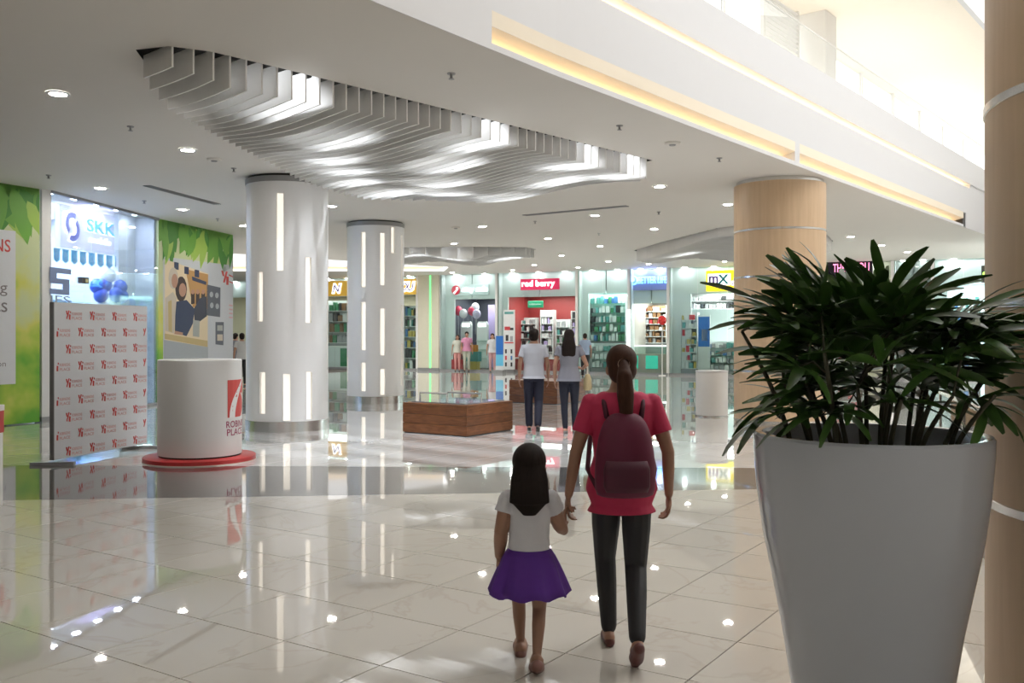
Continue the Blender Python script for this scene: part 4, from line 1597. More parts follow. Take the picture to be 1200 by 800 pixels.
# bunting
bt = thing('bunting', 'string of blue pennants inside the phone shop glass', 'bunting', lp(LB2, rz2, 0, SO - 0.06, 0), rz2)
PEN = mat('pennant_blue', (0.05, 0.40, 0.72), 0.5)
pts = []
for i in range(10):
    px = 63.5 + i * 10.3
    s = local_s(px, SB_, SC_)
    z = local_z(290.5 + 1.45 * i, px, SB_, SC_)
    wv = 0.09 + 0.002 * i
    wv = (local_s(px + 3.6, SB_, SC_) - local_s(px - 3.6, SB_, SC_)) / 2
    hh = 17 * 18.5 / F
    p = MB().plate([(s - wv, z), (s - wv, z - hh * 0.78), (s, z - hh), (s + wv, z - hh * 0.78), (s + wv, z)], 0, 0.006).build('pennant', PEN, bt)
    pts.append((s, 0.003, z))
    q = MB()
    add_text(q, 'GRANDSALE!'[i], s, z - hh * 0.45, wv * 1.0, hh * 0.42, -0.003, bold=0.01)
    q.build('letter', mat('pennant_pale', (0.35, 0.6, 0.78), 0.5), p)
MB().tube(pts, 0.006, 5).build('string', WHITE, bt)

# stickers on the glass
st = thing('glass_sticker', 'big grey blue letter S sticker on the phone shop glass', 'sticker', lp(LB2, rz2, 0, -0.004, 0), rz2)
q = MB()
s0_, s1_ = local_s(58, LB2, LC), local_s(83, LB2, LC)
za, zb_ = local_z(314, 70, LB2, LC), local_z(345, 70, LB2, LC)
hx, hz = s1_ - s0_, za - zb_
tz = hz / 5
for (a, b, c, d) in ((0, 1, 4, 5), (0, 0.32, 3, 4), (0, 0.92, 2, 3), (0.6, 0.92, 1, 2), (0, 0.92, 0, 1)):
    q.bb(s0_ + a * hx, s0_ + b * hx, -0.003, 0, zb_ + c * tz, zb_ + d * tz)
q.build('letter', mat('sticker_blue', (0.20, 0.26, 0.42), 0.5), st)
q = MB()
add_text(q, 'IES', (s0_ + s1_) / 2, local_z(351, 70, LB2, LC), hx * 0.9, 9 * 18 / F, -0.002)
q.build('small_lettering', mat('sticker_grey', (0.30, 0.36, 0.44), 0.5), st)
bx = lp(LB2, rz2, local_s(97, LB2, LC), -0.03, local_z(328.5, 97, LB2, LC))
lk = thing('glass_lock', 'small dark patch lock on the joint of the phone shop glass', 'lock', bx, rz2)
MB().bb(-0.12, 0.12, -0.03, 0.06, -0.06, 0.06).build('case', mat('lock_dark', (0.10, 0.09, 0.08), 0.4, metal=0.5), lk)
MB().bb(-0.01, 0.08, -0.04, -0.03, -0.04, 0.03).build('plate', mat('lock_brass', (0.6, 0.5, 0.25), 0.3, metal=0.8), lk)

# balloon cluster inside
BB = mat('balloon_blue', (0.01, 0.08, 0.65), 0.22)
BW = mat('balloon_pale', (0.70, 0.78, 0.88), 0.25)
cs, cz = local_s(127.5, SB_, SC_), local_z(339, 127.5, SB_, SC_)
cpos = lp(LB2, rz2, cs, SO, cz)
for i, (dx, dz, dy, m_, lab) in enumerate(((-0.26, 0.06, 0, BB, 'upper left blue balloon of the bunch in the phone shop'), (0.0, 0.10, 0.08, BB, 'upper middle blue balloon of the bunch in the phone shop'),
                                           (0.26, 0.06, 0, BB, 'upper right blue balloon of the bunch in the phone shop'), (-0.22, -0.14, -0.05, BB, 'lower left blue balloon of the bunch in the phone shop'),
                                           (0.03, -0.12, -0.14, BB, 'lower middle blue balloon of the bunch in the phone shop'), (0.26, -0.15, -0.03, BB, 'lower right blue balloon of the bunch in the phone shop'),
                                           (0.02, 0.30, 0.02, BW, 'pale balloon on top of the blue bunch'), (-0.08, -0.31, 0.0, BW, 'pale balloon under the left of the blue bunch'), (0.16, -0.31, 0.05, BW, 'pale balloon under the right of the blue bunch'))):
    r = 0.15
    b = thing('balloon', lab, 'balloon', (cpos[0] + dx * cos(rz2 - 0.6) - dy * sin(rz2), cpos[1] + dx * sin(rz2 - 0.6) + dy * cos(rz2), cz + dz), 0, 'balloon bunch in the phone shop')
    MB().ball((0, 0, 0), (r, r, r * 1.1), 14, 10).build('bladder', m_, b, smooth='all')
    MB().lathe([(0.001, -r * 1.08), (0.02, -r * 1.18)], 8).build('knot', m_, b)
# cabinet under the balloons
cb_ = thing('display_cabinet', 'white display cabinet under the balloon bunch in the phone shop', 'cabinet', lp(LB2, rz2, 1.0, 1.1, 0), rz2)
MB().bb(0, 2.3, 0, 0.5, 0, 1.0).build('body', mat('cab_white', (0.72, 0.76, 0.82), 0.4), cb_)
MB().bb(0, 2.3, 0.0, 0.5, 1.0, 2.3).build('glass_case', GLASSH, cb_)
for z in (1.0, 1.4, 1.8):
    MB().bb(0.02, 2.28, 0.02, 0.48, z, z + 0.02).build('shelf', SHELFM, cb_)
MB().bb(0.0, 2.3, 0.46, 0.52, 1.0, 2.35).build('back_panel', mat('cab_blue', (0.35, 0.46, 0.62), 0.4), cb_)
rnd = random.Random(3)
for k in range(12):
    b = bpy.data.objects.new('goods_box', _box[[0, 1, 3, 7, 4, 2, 1, 7, 0, 5, 3, 6][k]])
    COL.objects.link(b)
    b.location = lp(LB2, rz2, 1.12 + (k % 6) * 0.37, 1.28, 1.02 if k < 6 else 1.42)
    b.rotation_euler = (0, 0, rz2)
    b.scale = (0.22, 0.16, 0.24)
    tag(b, '%s small box in the glass cabinet of the phone shop, %s shelf' % (CN[GOODS.index(b.data.materials[0])], 'lower' if k < 6 else 'upper'), 'merchandise', 'boxes in the phone shop cabinet')
sh2 = thing('shelf_unit', 'narrow shelf of small blue and white packs seen beside the white post', 'shelves', lp(LB2, rz2, -0.30, 0.35, 0), rz2)
MB().bb(0, 0.75, 0.3, 0.34, 0, 2.15).build('back_panel', SHELFM, sh2)
sm = MB()
for k in range(7):
    MB().bb(0, 0.75, 0, 0.3, 0.1 + 0.29 * k, 0.12 + 0.29 * k).build('shelf', SHELFM, sh2)
    for j in range(5):
        sm.box((0.08 + 0.145 * j, 0.12, 0.22 + 0.29 * k), (0.11, 0.15, 0.17 + 0.03 * ((j * 7 + k) % 3)), 0, [1, 0, 2, 7, 0, 5, 0][(j * 3 + k * 5) % 7])
sm.build('small_goods', GOODS, sh2, kind='stuff')

# second hoarding with picture poster
rz3, L3 = frame_of(LC, LD)
hd = thing('hoarding', 'leaf printed hoarding with a picture of shoppers behind the podium', 'hoarding', (LC[0], LC[1], 0), rz3)
MB().bb(0, L3, 0, 0.25, 0.02, H - 0.002).build('board', BLOTCH, hd)
leaf_print(hd, L3, H - 0.01, 40, 9, 3.2)


def L3s(px):
    return local_s(px, LC, LD)


def L3z(px, py):
    return local_z(py, px, LC, LD)


# grey-white panel of the print, with photograph, two insets, emblem
q = MB()
pal = [mat('poster_grey', (0.58, 0.60, 0.64), 0.45), mat('poster_cream', (0.80, 0.66, 0.45), 0.45), mat('poster_dark', (0.035, 0.04, 0.07), 0.45), mat('poster_skin', (0.50, 0.27, 0.18), 0.45),
       mat('poster_hair', (0.04, 0.02, 0.014), 0.45), mat('poster_amber', (0.55, 0.30, 0.10), 0.45), mat('poster_beige', (0.62, 0.54, 0.44), 0.45), mat('poster_board', (0.10, 0.11, 0.14), 0.45),
       mat('poster_tan', (0.58, 0.44, 0.20), 0.45), mat('poster_stone', (0.40, 0.43, 0.46), 0.45), mat('print_navy', (0.025, 0.04, 0.10), 0.45), mat('poster_steel', (0.42, 0.43, 0.40), 0.45),
       PRINTRED, mat('poster_pink', (0.70, 0.40, 0.42), 0.45)]


def pp(pts, mi, lift):
    poly = [(L3s(180 + x / 4.709), L3z(180 + x / 4.709, 260 + y / 4.709)) for x, y in pts]
    q.add([(max(0.01, min(L3 - 0.01, a)), -0.004 - 0.0006 * lift, max(0.03, b)) for a, b in poly], [tuple(range(len(poly)))], mi)


def el(cx, cy, rx, ry, n=14):
    return [(cx + rx * cos(2 * pi * i / n), cy + ry * sin(2 * pi * i / n)) for i in range(n)]


pp([(52, 190), (437, 240), (437, 1210), (52, 1210)], 0, 0)
pp([(55, 650), (300, 690), (300, 900), (55, 900)], 9, 1)
pp([(60, 205), (300, 285), (297, 690), (60, 650)], 1, 2)
pp([(175, 260), (300, 290), (298, 480), (215, 470)], 5, 3)
pp([(60, 615), (297, 655), (297, 690), (60, 645)], 8, 4)
for x, y in ((112, 220), (168, 245), (225, 262)):
    pp([(x, y), (x + 25, y + 5), (x + 25, y + 45), (x, y + 40)], 10, 5)
pp([(210, 300), (290, 330), (288, 348), (212, 322)], 10, 5)
for x in (205, 232, 262):
    pp([(x, 395), (x + 20, 392), (x + 20, 450), (x, 455)], 4, 5)
    pp(el(x + 10, 385, 9, 14), 3, 6)
pp([(255, 420), (290, 410), (292, 520), (225, 570), (220, 480)], 2, 6)
pp(el(150, 370, 32, 70), 4, 7)
pp(el(158, 375, 20, 38), 3, 8)
pp([(120, 440), (180, 430), (225, 480), (215, 560), (180, 630), (115, 610)], 10, 8)
pp(el(107, 310, 27, 60), 6, 9)
pp(el(114, 325, 17, 40), 3, 10)
pp([(62, 420), (105, 385), (125, 420), (110, 615), (62, 600)], 6, 10)
pp([(78, 440), (98, 430), (100, 610), (80, 600)], 8, 11)
pp([(216, 540), (252, 545), (250, 635), (214, 630)], 11, 11)
pp([(115, 600), (160, 610), (158, 625), (112, 618)], 3, 12)
pp([(293, 345), (368, 362), (366, 525), (292, 515)], 7, 3)
for x, y in ((318, 400), (348, 405), (320, 460), (350, 465)):
    pp(el(x, y, 10, 16, 10), 9, 4)
pp([(328, 545), (392, 545), (390, 690), (330, 682)], 0, 3)
pp([(340, 552), (386, 552), (384, 680), (340, 675)], 7, 4)
pp([(350, 570), (380, 570), (380, 600), (350, 600)], 11, 5)
pp([(350, 620), (380, 620), (380, 655), (350, 655)], 6, 5)
# emblem strokes
for pts in ([(372, 268), (384, 270), (390, 300), (380, 298)], [(398, 272), (408, 274), (392, 335), (382, 333)], [(400, 300), (414, 302), (412, 348), (400, 346)], [(414, 288), (437, 300), (437, 306), (414, 296)], [(416, 325), (437, 335), (437, 341), (416, 331)]):
    pp(pts, 12, 3)
for k in range(4):
    pp([(415, 455 + 22 * k), (435, 458 + 22 * k), (435, 466 + 22 * k), (415, 463 + 22 * k)], 13, 3)
q.build('picture_print', pal, hd, fix=False)
ret = thing('wall_return', 'plain white return wall behind the second hoarding', 'wall', (LD[0], LD[1], 0), rz3 + pi / 2)
MB().bb(0.0, 6.5, 0.0, 0.12, 0, H - 0.002).build('board', SHWALL, ret)
MB().bb(0.0, 6.5, -0.015, 0.0, 0, 0.12).build('skirting', GREYMET, ret)

# ================================================================== NEAR OBJECTS
# photo-wall panel with step-and-repeat print
PA, PB = (-5.62, 11.52), (-5.16, 13.28)
rzp, Lp = frame_of(PA, PB)
pn = thing('photo_wall', 'white photo wall panel printed with rows of small red logos', 'panel', (PA[0], PA[1], 0), rzp)
zt = 2.0
MB().bb(0, Lp, 0, 0.05, 0.06, zt).build('panel', mat('panel_white', (0.70, 0.72, 0.75), 0.45, var=0.01), pn, bevel=0.004)
MB().bb(-0.012, 0.0, -0.005, 0.055, 0.06, zt).build('edge_strip', GREYMET, pn)
MB().box((0.0, 0.02, 0.02), (0.07, 0.52, 0.035), 0.35).build('foot', GREYMET, pn)
MB().box((Lp - 0.1, 0.02, 0.02), (0.07, 0.52, 0.035), 0.35).build('foot', GREYMET, pn)


def logo(q, cx, cz, s, x0, x1, fn):
    def quad(pts, mi):
        P = [(cx + x * s, cz + z * s) for x, z in pts]
        if min(p[0] for p in P) < x0 or max(p[0] for p in P) > x1:
            return
        q.add([fn(x, z, 0) for x, z in P], [tuple(range(len(P)))], mi)
    quad([(-0.55, 0.30), (-0.42, 0.28), (-0.36, 0.02), (-0.48, 0.06)], 0)
    quad([(-0.30, 0.32), (-0.18, 0.30), (-0.42, -0.30), (-0.5, -0.22)], 0)
    quad([(-0.24, 0.06), (-0.08, 0.04), (-0.10, -0.32), (-0.26, -0.30)], 0)
    quad([(-0.14, 0.28), (-0.04, 0.24), (-0.06, 0.12), (-0.14, 0.14)], 0)
    for word, z in (('ROBINSONS', 0.10), ('PLACE', -0.20)):
        if cx + 0.05 * s < x0 or cx + 1.05 * s > x1:
            for i in range(9):
                quad([(0.06 + 0.11 * i, z - 0.09), (0.13 + 0.11 * i, z - 0.09), (0.13 + 0.11 * i, z + 0.09), (0.06 + 0.11 * i, z + 0.09)], 1)
        else:
            add_text(q, word, cx + 0.54 * s, cz + z * s, 0.98 * s, 0.19 * s, fn=fn, mi=1)


q = MB()
fnp = lambda x, z, d: (x, -0.003, z)
for r in range(9):
    z = zt - 0.155 - r * 0.213
    xs = [0.30 + 0.435 * k for k in range(4)] if r % 2 == 0 else [0.085 + 0.435 * k for k in range(5)]
    for x in xs:
        logo(q, x, z, 0.185, 0.01, Lp - 0.01, fnp)
q.build('printed_logos', [PRINTRED, PRINTPALE], pn, fix=False)

# round podium
pc = floor_pt(234.5, 538.5)
pd = thing('round_podium', 'white round podium with a red emblem on a red disc base', 'podium', (pc[0], pc[1], 0))
Rp = 0.515
MB().lathe([(0.69, 0.0), (0.69, 0.055), (0.675, 0.065)], 64).build('base_disc', RED, pd, smooth=True)
MB().lathe([(0.695, 0.0), (0.695, 0.012)], 64, cap1=False).build('base_rim', mat('rim_cream', (0.75, 0.62, 0.55), 0.4), pd, smooth=True)
MB().lathe([(Rp - 0.015, 0.06), (Rp - 0.015, 0.085)], 64, cap0=False, cap1=False).build('shadow_gap', DARK, pd, smooth=True)
MB().lathe([(Rp, 0.085), (Rp, 1.275), (Rp - 0.008, 1.285)], 64).build('drum', mat('podium_white', (0.76, 0.75, 0.73), 0.4, var=0.01), pd, smooth=True)
face = atan2(-pc[1], -pc[0])
A0_ = face + radians(68)                          # middle of the emblem, round to the right


def wrap(x, z, d):
    a = A0_ + x / Rp
    return ((Rp + 0.002 + d) * cos(a), (Rp + 0.002 + d) * sin(a), z)


q = MB()


def wquad(pts, mi=0):
    q.add([wrap(x, z, 0.0) for x, z in pts], [tuple(range(len(pts)))], mi)


for i in range(6):                                # red emblem field with white curved strokes
    xa, xb = -0.26 + i * 0.087, -0.26 + (i + 1) * 0.087
    wquad([(xa, 0.56), (xb, 0.56), (xb, 1.03), (xa, 1.03)], 0)
emb = q.build('emblem', PRINTRED, pd, fix=False)


def wrap2(x, z, d):
    a = A0_ + x / Rp
    return ((Rp + 0.005) * cos(a), (Rp + 0.005) * sin(a), z)


q = MB()
for k in range(8):
    t0_, t1_ = k / 8, (k + 1) / 8
    f0 = lambda t: (-0.23 + 0.30 * t ** 2.2, 0.56 + 0.47 * t)
    f1 = lambda t: (-0.13 + 0.24 * t ** 1.8, 0.56 + 0.47 * t)
    a, b, c, d = f0(t0_), f1(t0_), f1(t1_), f0(t1_)
    q.add([wrap2(p[0], p[1], 0) for p in (a, b, c, d)], [(0, 1, 2, 3)])
    g0 = lambda t: (0.02 + 0.10 * sin(pi * t), 0.56 + 0.30 * t)
    g1 = lambda t: (0.07 + 0.13 * sin(pi * t), 0.56 + 0.30 * t)
    a, b, c, d = g0(t0_), g1(t0_), g1(t1_), g0(t1_)
    q.add([wrap2(p[0], p[1], 0) for p in (a, b, c, d)], [(0, 1, 2, 3)])
q.build('emblem_strokes', WHITE, emb, fix=False)
q = MB()
add_text(q, 'ROBINSONS', 0.03, 0.475, 0.62, 0.085, fn=wrap, bold=0.012)
add_text(q, 'PLACE', -0.09, 0.375, 0.36, 0.085, fn=wrap, bold=0.012)
q.build('lettering', mat('print_maroon', (0.35, 0.05, 0.12), 0.5), pd, fix=False)

# red and white stand cut by the left frame edge
ps = thing('red_top_stand', 'white stand with red band cut off by the left edge', 'stand', (-5.04, 8.35, 0), radians(4))
MB().bb(-0.36, 0.36, -0.3, 0.3, 0.02, 0.70).build('body', WHITE, ps, bevel=0.006)
MB().bb(-0.365, 0.365, -0.305, 0.305, 0.70, 0.90).build('red_band', RED, ps)
MB().bb(-0.37, 0.37, -0.31, 0.31, 0.90, 0.955).build('top', WHITE, ps, bevel=0.006)
MB().bb(-0.34, 0.34, -0.28, 0.28, 0.0, 0.02).build('plinth', BLACK, ps)


# wooden plinths
def plinth(label, front, side, height, rz, rails):
    """front = nearest corner on the floor"""
    o = thing('wooden_plinth', label, 'plinth', (front[0], front[1], 0), rz)
    # local x to the right-back, local y to the left-back
    MB().bb(0.02, side - 0.02, 0.02, side - 0.02, 0.0, height - 0.005).build('core', BLACK, o)
    n = 3
    hh = (height - 0.02) / n
    for k in range(n):
        z0, z1 = 0.015 + k * hh, 0.015 + (k + 1) * hh - 0.006
        MB().bb(0, side, 0, 0.02, z0, z1).build('plank', WOOD, o, bevel=0.003)
        MB().bb(0, side, side - 0.02, side, z0, z1).build('plank', WOOD, o, bevel=0.003)
        MB().bb(0, 0.02, 0.021, side - 0.021, z0, z1).build('plank', WOOD, o, bevel=0.003)
        MB().bb(side - 0.02, side, 0.021, side - 0.021, z0, z1).build('plank', WOOD, o, bevel=0.003)
    MB().bb(0.0, side, 0.0, side, height - 0.008, height + 0.012).build('top', WOOD, o, bevel=0.003)
    if rails:
        MB().bb(0.1, side - 0.1, 0.1, side - 0.1, height + 0.012, height + 0.03).build('glass_top', mat('screen_top', (0.30, 0.31, 0.36), 0.05), o)
        for (xa, ya, xb, yb) in ((0.30, 0.62, 0.30, side - 0.12), (0.62, 0.16, 0.62, side - 0.45)):
            z = height + 0.012
            MB().tube([(xa, ya, z), (xa, ya, z + 0.15), (xb, yb, z + 0.15), (xb, yb, z)], 0.016, 8).build('steel_rail', CHROME, o)
            MB().bb(min(xa, xb) - 0.005, max(xa, xb) + 0.005, min(ya, yb) + 0.02, max(ya, yb) - 0.02, z + 0.03, z + 0.14).build('glass_panel', GLASSR, o)
    return o


fr = floor_pt(547, 512)
plinth('nearer wooden plinth with low steel rails on top', fr, 1.3, 0.48, radians(56.5), True)
fr = floor_pt(653, 474)
plinth('farther wooden plinth behind the walking couple', fr, 1.32, 0.52, radians(56.5), False)

# white pedestal seen under the palm
pc2 = floor_pt(838, 489)
o = thing('white_pedestal', 'white round pedestal behind the palm, left of the tan column', 'pedestal', (pc2[0], pc2[1] + 0.3, 0))
MB().lathe([(0.31, 0.02), (0.31, 0.86), (0.30, 0.87)], 40).build('drum', WHITE, o, smooth=True)
MB().lathe([(0.33, 0.0), (0.33, 0.03)], 40).build('base_ring', CHROME, o, smooth=True)
MB().lathe([(0.315, 0.87), (0.315, 0.90)], 40).build('top', FASC, o, smooth=True)

# glass balustrade behind the planter
bl = thing('glass_balustrade', 'glass balustrade on a grey kerb between planter and tall column', 'balustrade', (3.42, 6.6, 0), atan2(0.6, 0.19))
MB().bb(0, 4.5, -0.08, 0.08, 0, 0.14).build('kerb', mat('kerb_grey', (0.32, 0.31, 0.29), 0.4), bl)
for i in range(3):
    MB().bb(1.5 * i + 0.01, 1.5 * i + 1.49, -0.008, 0.008, 0.14, 1.0).build('pane', glass_mat('blue_rail_glass', (0.74, 0.86, 0.95), 1.0), bl)
MB().tube([(0, 0, 1.02), (4.5, 0, 1.02)], 0.025, 10).build('handrail', CHROME, bl)
for i in range(4):
    MB().bb(1.5 * i - 0.02, 1.5 * i + 0.02, -0.02, 0.02, 0.14, 1.0).build('post', CHROME, bl)

# ================================================================== POTTED PALM
PX, PY = 1.345, 3.53
pp_ = thing('potted_palm', 'large lady palm in a tall tapered grey white planter', 'potted plant', (PX, PY, 0))
prof = [(0.245, 0.0), (0.262, 0.12), (0.29, 0.30), (0.325, 0.52), (0.36, 0.70), (0.392, 0.86), (0.413, 1.02), (0.424, 1.16), (0.4255, 1.222), (0.418, 1.232),
        (0.392, 1.230), (0.386, 1.215), (0.378, 1.12)]
POTM = mat('pot_glaze', (0.50, 0.52, 0.565), 0.16, var=0.015, scale=3, coat=0.3)
MB().lathe(prof, 96, cap1=False).build('planter', POTM, pp_, smooth=True)
sl = MB()
rnd = random.Random(21)
sl.lathe([(0.382, 1.10), (0.382, 1.135), (0.2, 1.155), (0.02, 1.165)], 40)
sl.build('soil', mat('soil', (0.035, 0.025, 0.018), 0.95, var=0.4, scale=40, bump=0.6), pp_, smooth=True)
LEAFM = mat('palm_leaf', (0.046, 0.105, 0.020), 0.32, var=0.35, scale=3, objvar=0.45)
CANE = mat('palm_cane', (0.055, 0.05, 0.028), 0.7, var=0.3, scale=25)


def leaf_mesh(L, Wl, droop, twist, mb=None, M=None):
    """blunt strap leaflet along +x, folded along its midrib"""
    n = 6
    vs, fs = [], []
    for i in range(n + 1):
        t = i / n
        w = Wl * (0.30 + 0.70 * sin(pi * min(t * 0.80 + 0.12, 0.93)) ** 0.8) * (1.0 if t < 0.95 else 0.55) * (0.35 + 0.65 * min(1, t * 4))
        x = L * t * (1 - 0.10 * droop * t)
        z = -droop * L * t * t * 0.55 + 0.05 * L * sin(pi * t)
        a = twist * t
        for sgn in (-1, 0, 1):
            y = sgn * w * cos(a)
            zz = z + abs(sgn) * 0.28 * w + sgn * w * sin(a)
            vs.append((x, y, zz))
    for i in range(n):
        for k in (0, 1):
            fs.append((3 * i + k, 3 * i + k + 1, 3 * i + 4 + k, 3 * i + 3 + k))
    mb = mb or MB()
    return mb.add(vs, fs, 0, M)


LVS = []
for k in range(10):
    L = 0.20 + 0.012 * k
    LVS.append(leaf_mesh(L, 0.0165 + 0.0012 * ((k * 3) % 5), 0.15 + 0.14 * (k % 4), random.uniform(-0.4, 0.4)).mesh('leaf', LEAFM, smooth='all', fix=False))


def make_palm():
    rnd = random.Random(77)
    canes = []
    for k in range(22):
        a = 2.399 * k
        r = 0.32 * sqrt((k + 0.6) / 22)
        bx_, by_ = r * cos(a), r * sin(a)
        hgt = rnd.uniform(0.22, 0.56)
        lean = rnd.uniform(0.08, 0.17) * (r / 0.3 + 0.25)
        pts = []
        for i in range(6):
            t = i / 5
            pts.append(Vector((bx_ + cos(a) * lean * t ** 1.5, by_ + sin(a) * lean * t ** 1.5, 1.14 + hgt * t)))
        MB().tube(pts, [0.010, 0.0095, 0.009, 0.0085, 0.008, 0.006], 7).build('cane', CANE, pp_, smooth='all')
        canes.append(pts)
    mass = MB()
    hubs = []
    N = 50 + 60
    for k in range(N):
        # directions spread over a flattened dome
        f = (k + 0.5) / N
        el_ = radians(-42 + 117 * rnd.random() ** 1.2)
        az = 2.399963 * k + rnd.uniform(-0.3, 0.3)
        rr = rnd.uniform(0.78, 1.0) if k < 50 else rnd.uniform(0.30, 0.78)
        d = Vector((cos(el_) * cos(az), cos(el_) * sin(az), sin(el_)))
        hub = Vector((0.47 * d.x * rr, 0.42 * d.y * rr, 1.51 + (0.27 if d.z > 0 else 0.34) * d.z * rr))
        # nearest cane node
        best = None
        for c in canes:
            for p in c[2:]:
                q_ = (p - hub).length + (0.2 if p.z > hub.z + 0.05 else 0)
                if best is None or q_ < best[0]:
                    best = (q_, p)
        p0 = best[1]
        mid = (p0 + hub) / 2 + Vector((0, 0, 0.03))
        out = (hub - Vector((0, 0, 1.36)))
        out = Vector((out.x, out.y, out.z * 0.55)).normalized()
        out = (out * 0.8 + (hub - p0).normalized() * 0.35).normalized()
        if el_ > radians(50):
            out = (out + Vector((0, 0, 0.7))).normalized()
        side = out.cross(Vector((0, 0, 1)))
        side = side.normalized() if side.length > 0.05 else Vector((cos(az + 1.57), sin(az + 1.57), 0))
        nrm = side.cross(out).normalized()
        R3 = Matrix((out, side, nrm)).transposed()
        HM = Matrix.Translation(hub) @ R3.to_4x4()
        inv = HM.inverted()
        if k < 50:
            lp_ = [inv @ p0, inv @ mid, Vector((0, 0, 0))]
            fo = MB().tube(lp_, [0.0045, 0.004, 0.0035], 6).build('palm_frond', CANE, pp_, smooth='all')
            fo.matrix_local = HM
        else:
            mass.tube([p0, mid, hub], [0.0045, 0.004, 0.0035], 5)
        nl = 6
        for i in range(nl):
            ang = radians(-78 + 156 * i / (nl - 1) + rnd.uniform(-9, 9))
            LM = Matrix.Rotation(ang, 4, 'Z') @ Matrix.Rotation(rnd.uniform(-0.30, 0.34), 4, 'Y') @ Matrix.Rotation(rnd.uniform(-0.5, 0.5), 4, 'X')
            if k < 50:
                sc_ = rnd.uniform(0.82, 1.12)
                for sc_ in (sc_, sc_ * 0.75, sc_ * 0.5):
                    tip = HM @ (LM @ Vector((0.27 * sc_, 0, 0)))
                    if hypot(tip.x + PX - 2.69, tip.y + PY - 3.61) > 0.83:
                        break
                lo_ = bpy.data.objects.new('leaf', LVS[rnd.randrange(10)])
                COL.objects.link(lo_)
                lo_.parent = fo
                lo_.matrix_local = LM @ Matrix.Scale(sc_, 4)
            else:
                leaf_mesh(rnd.uniform(0.18, 0.30), 0.021, rnd.uniform(0.15, 0.6), 0.2, mass, HM @ LM)
    mass.build('inner_leaves', LEAFM, pp_, smooth='all', kind='stuff', fix=False)


make_palm()


# ================================================================== PEOPLE
def remeshed(mb, name, m, parent, voxel, smooth_it=3):
    me = mb.mesh(name, m)
    o = bpy.data.objects.new(name, me)
    COL.objects.link(o)
    r = o.modifiers.new('remesh', 'REMESH')
    r.mode = 'VOXEL'
    r.voxel_size = voxel
    s = o.modifiers.new('smooth', 'SMOOTH')
    s.factor = 0.5
    s.iterations = smooth_it
    dg = bpy.context.evaluated_depsgraph_get()
    nm = bpy.data.meshes.new_from_object(o.evaluated_get(dg))
    o.modifiers.clear()
    o.data = nm
    bpy.data.meshes.remove(me)
    nm.materials.clear()
    nm.materials.append(m)
    nm.polygons.foreach_set('use_smooth', [True] * len(nm.polygons))
    o.parent = parent
    return o


def add_hand(mb, wrist, d, pn_, s, side, curl=0.5):
    """palm and five fingers: d = hand direction, pn_ = direction the palm faces"""
    d = Vector(d).normalized()
    pn_ = Vector(pn_)
    pn_ = (pn_ - d * pn_.dot(d)).normalized()
    ax = d.cross(pn_).normalized()                 # across the palm
    th = ax * side
    w = Vector(wrist)
    pc_ = w + d * 0.05 * s
    M = Matrix((ax, d, pn_)).transposed().to_4x4()
    M.translation = pc_
    mb.ball((0, 0, 0), (0.038 * s, 0.054 * s, 0.016 * s), 12, 8, M=M)
    for i, (off, L) in enumerate(((0.028, 0.068), (0.0095, 0.078), (-0.0095, 0.072), (-0.028, 0.056))):
        base = w + d * 0.088 * s + th * off * s
        c = curl * 0.8
        p1 = base + (d * cos(c * 0.6) + pn_ * sin(c * 0.6)) * L * 0.48 * s
        p2 = p1 + (d * cos(c * 1.5) + pn_ * sin(c * 1.5)) * L * 0.30 * s
        p3 = p2 + (d * cos(c * 2.2) + pn_ * sin(c * 2.2)) * L * 0.24 * s
        mb.tube([base - d * 0.02 * s, base, p1, p2, p3], [0.0085 * s, 0.0088 * s, 0.0082 * s, 0.0075 * s, 0.0062 * s], 8, balls=True)
    b = w + d * 0.03 * s + th * 0.026 * s
    t1 = b + (d * 0.6 + th * 0.75 + pn_ * 0.25).normalized() * 0.036 * s
    t2 = t1 + (d * 0.85 + th * 0.3 + pn_ * 0.35).normalized() * 0.032 * s
    mb.tube([b - d * 0.01 * s, b, t1, t2], [0.012 * s, 0.0115 * s, 0.010 * s, 0.0075 * s], 8, balls=True)


def sc3(p, s):
    return Vector((p[0] * s, p[1] * s, p[2] * s))


HAIRM = {'dark': mat('hair_dark', (0.018, 0.012, 0.010), 0.65, spec=0.15, var=0.4, scale=40, stretch=(3, 3, 0.3)), 'brown': mat('hair_brown', (0.055, 0.022, 0.012), 0.6, spec=0.2, var=0.4, scale=40, stretch=(3, 3, 0.3))}
SKIN = mat('skin', (0.44, 0.24, 0.16), 0.5, var=0.06)
SKIN2 = mat('skin_tan', (0.34, 0.18, 0.115), 0.5, var=0.06)


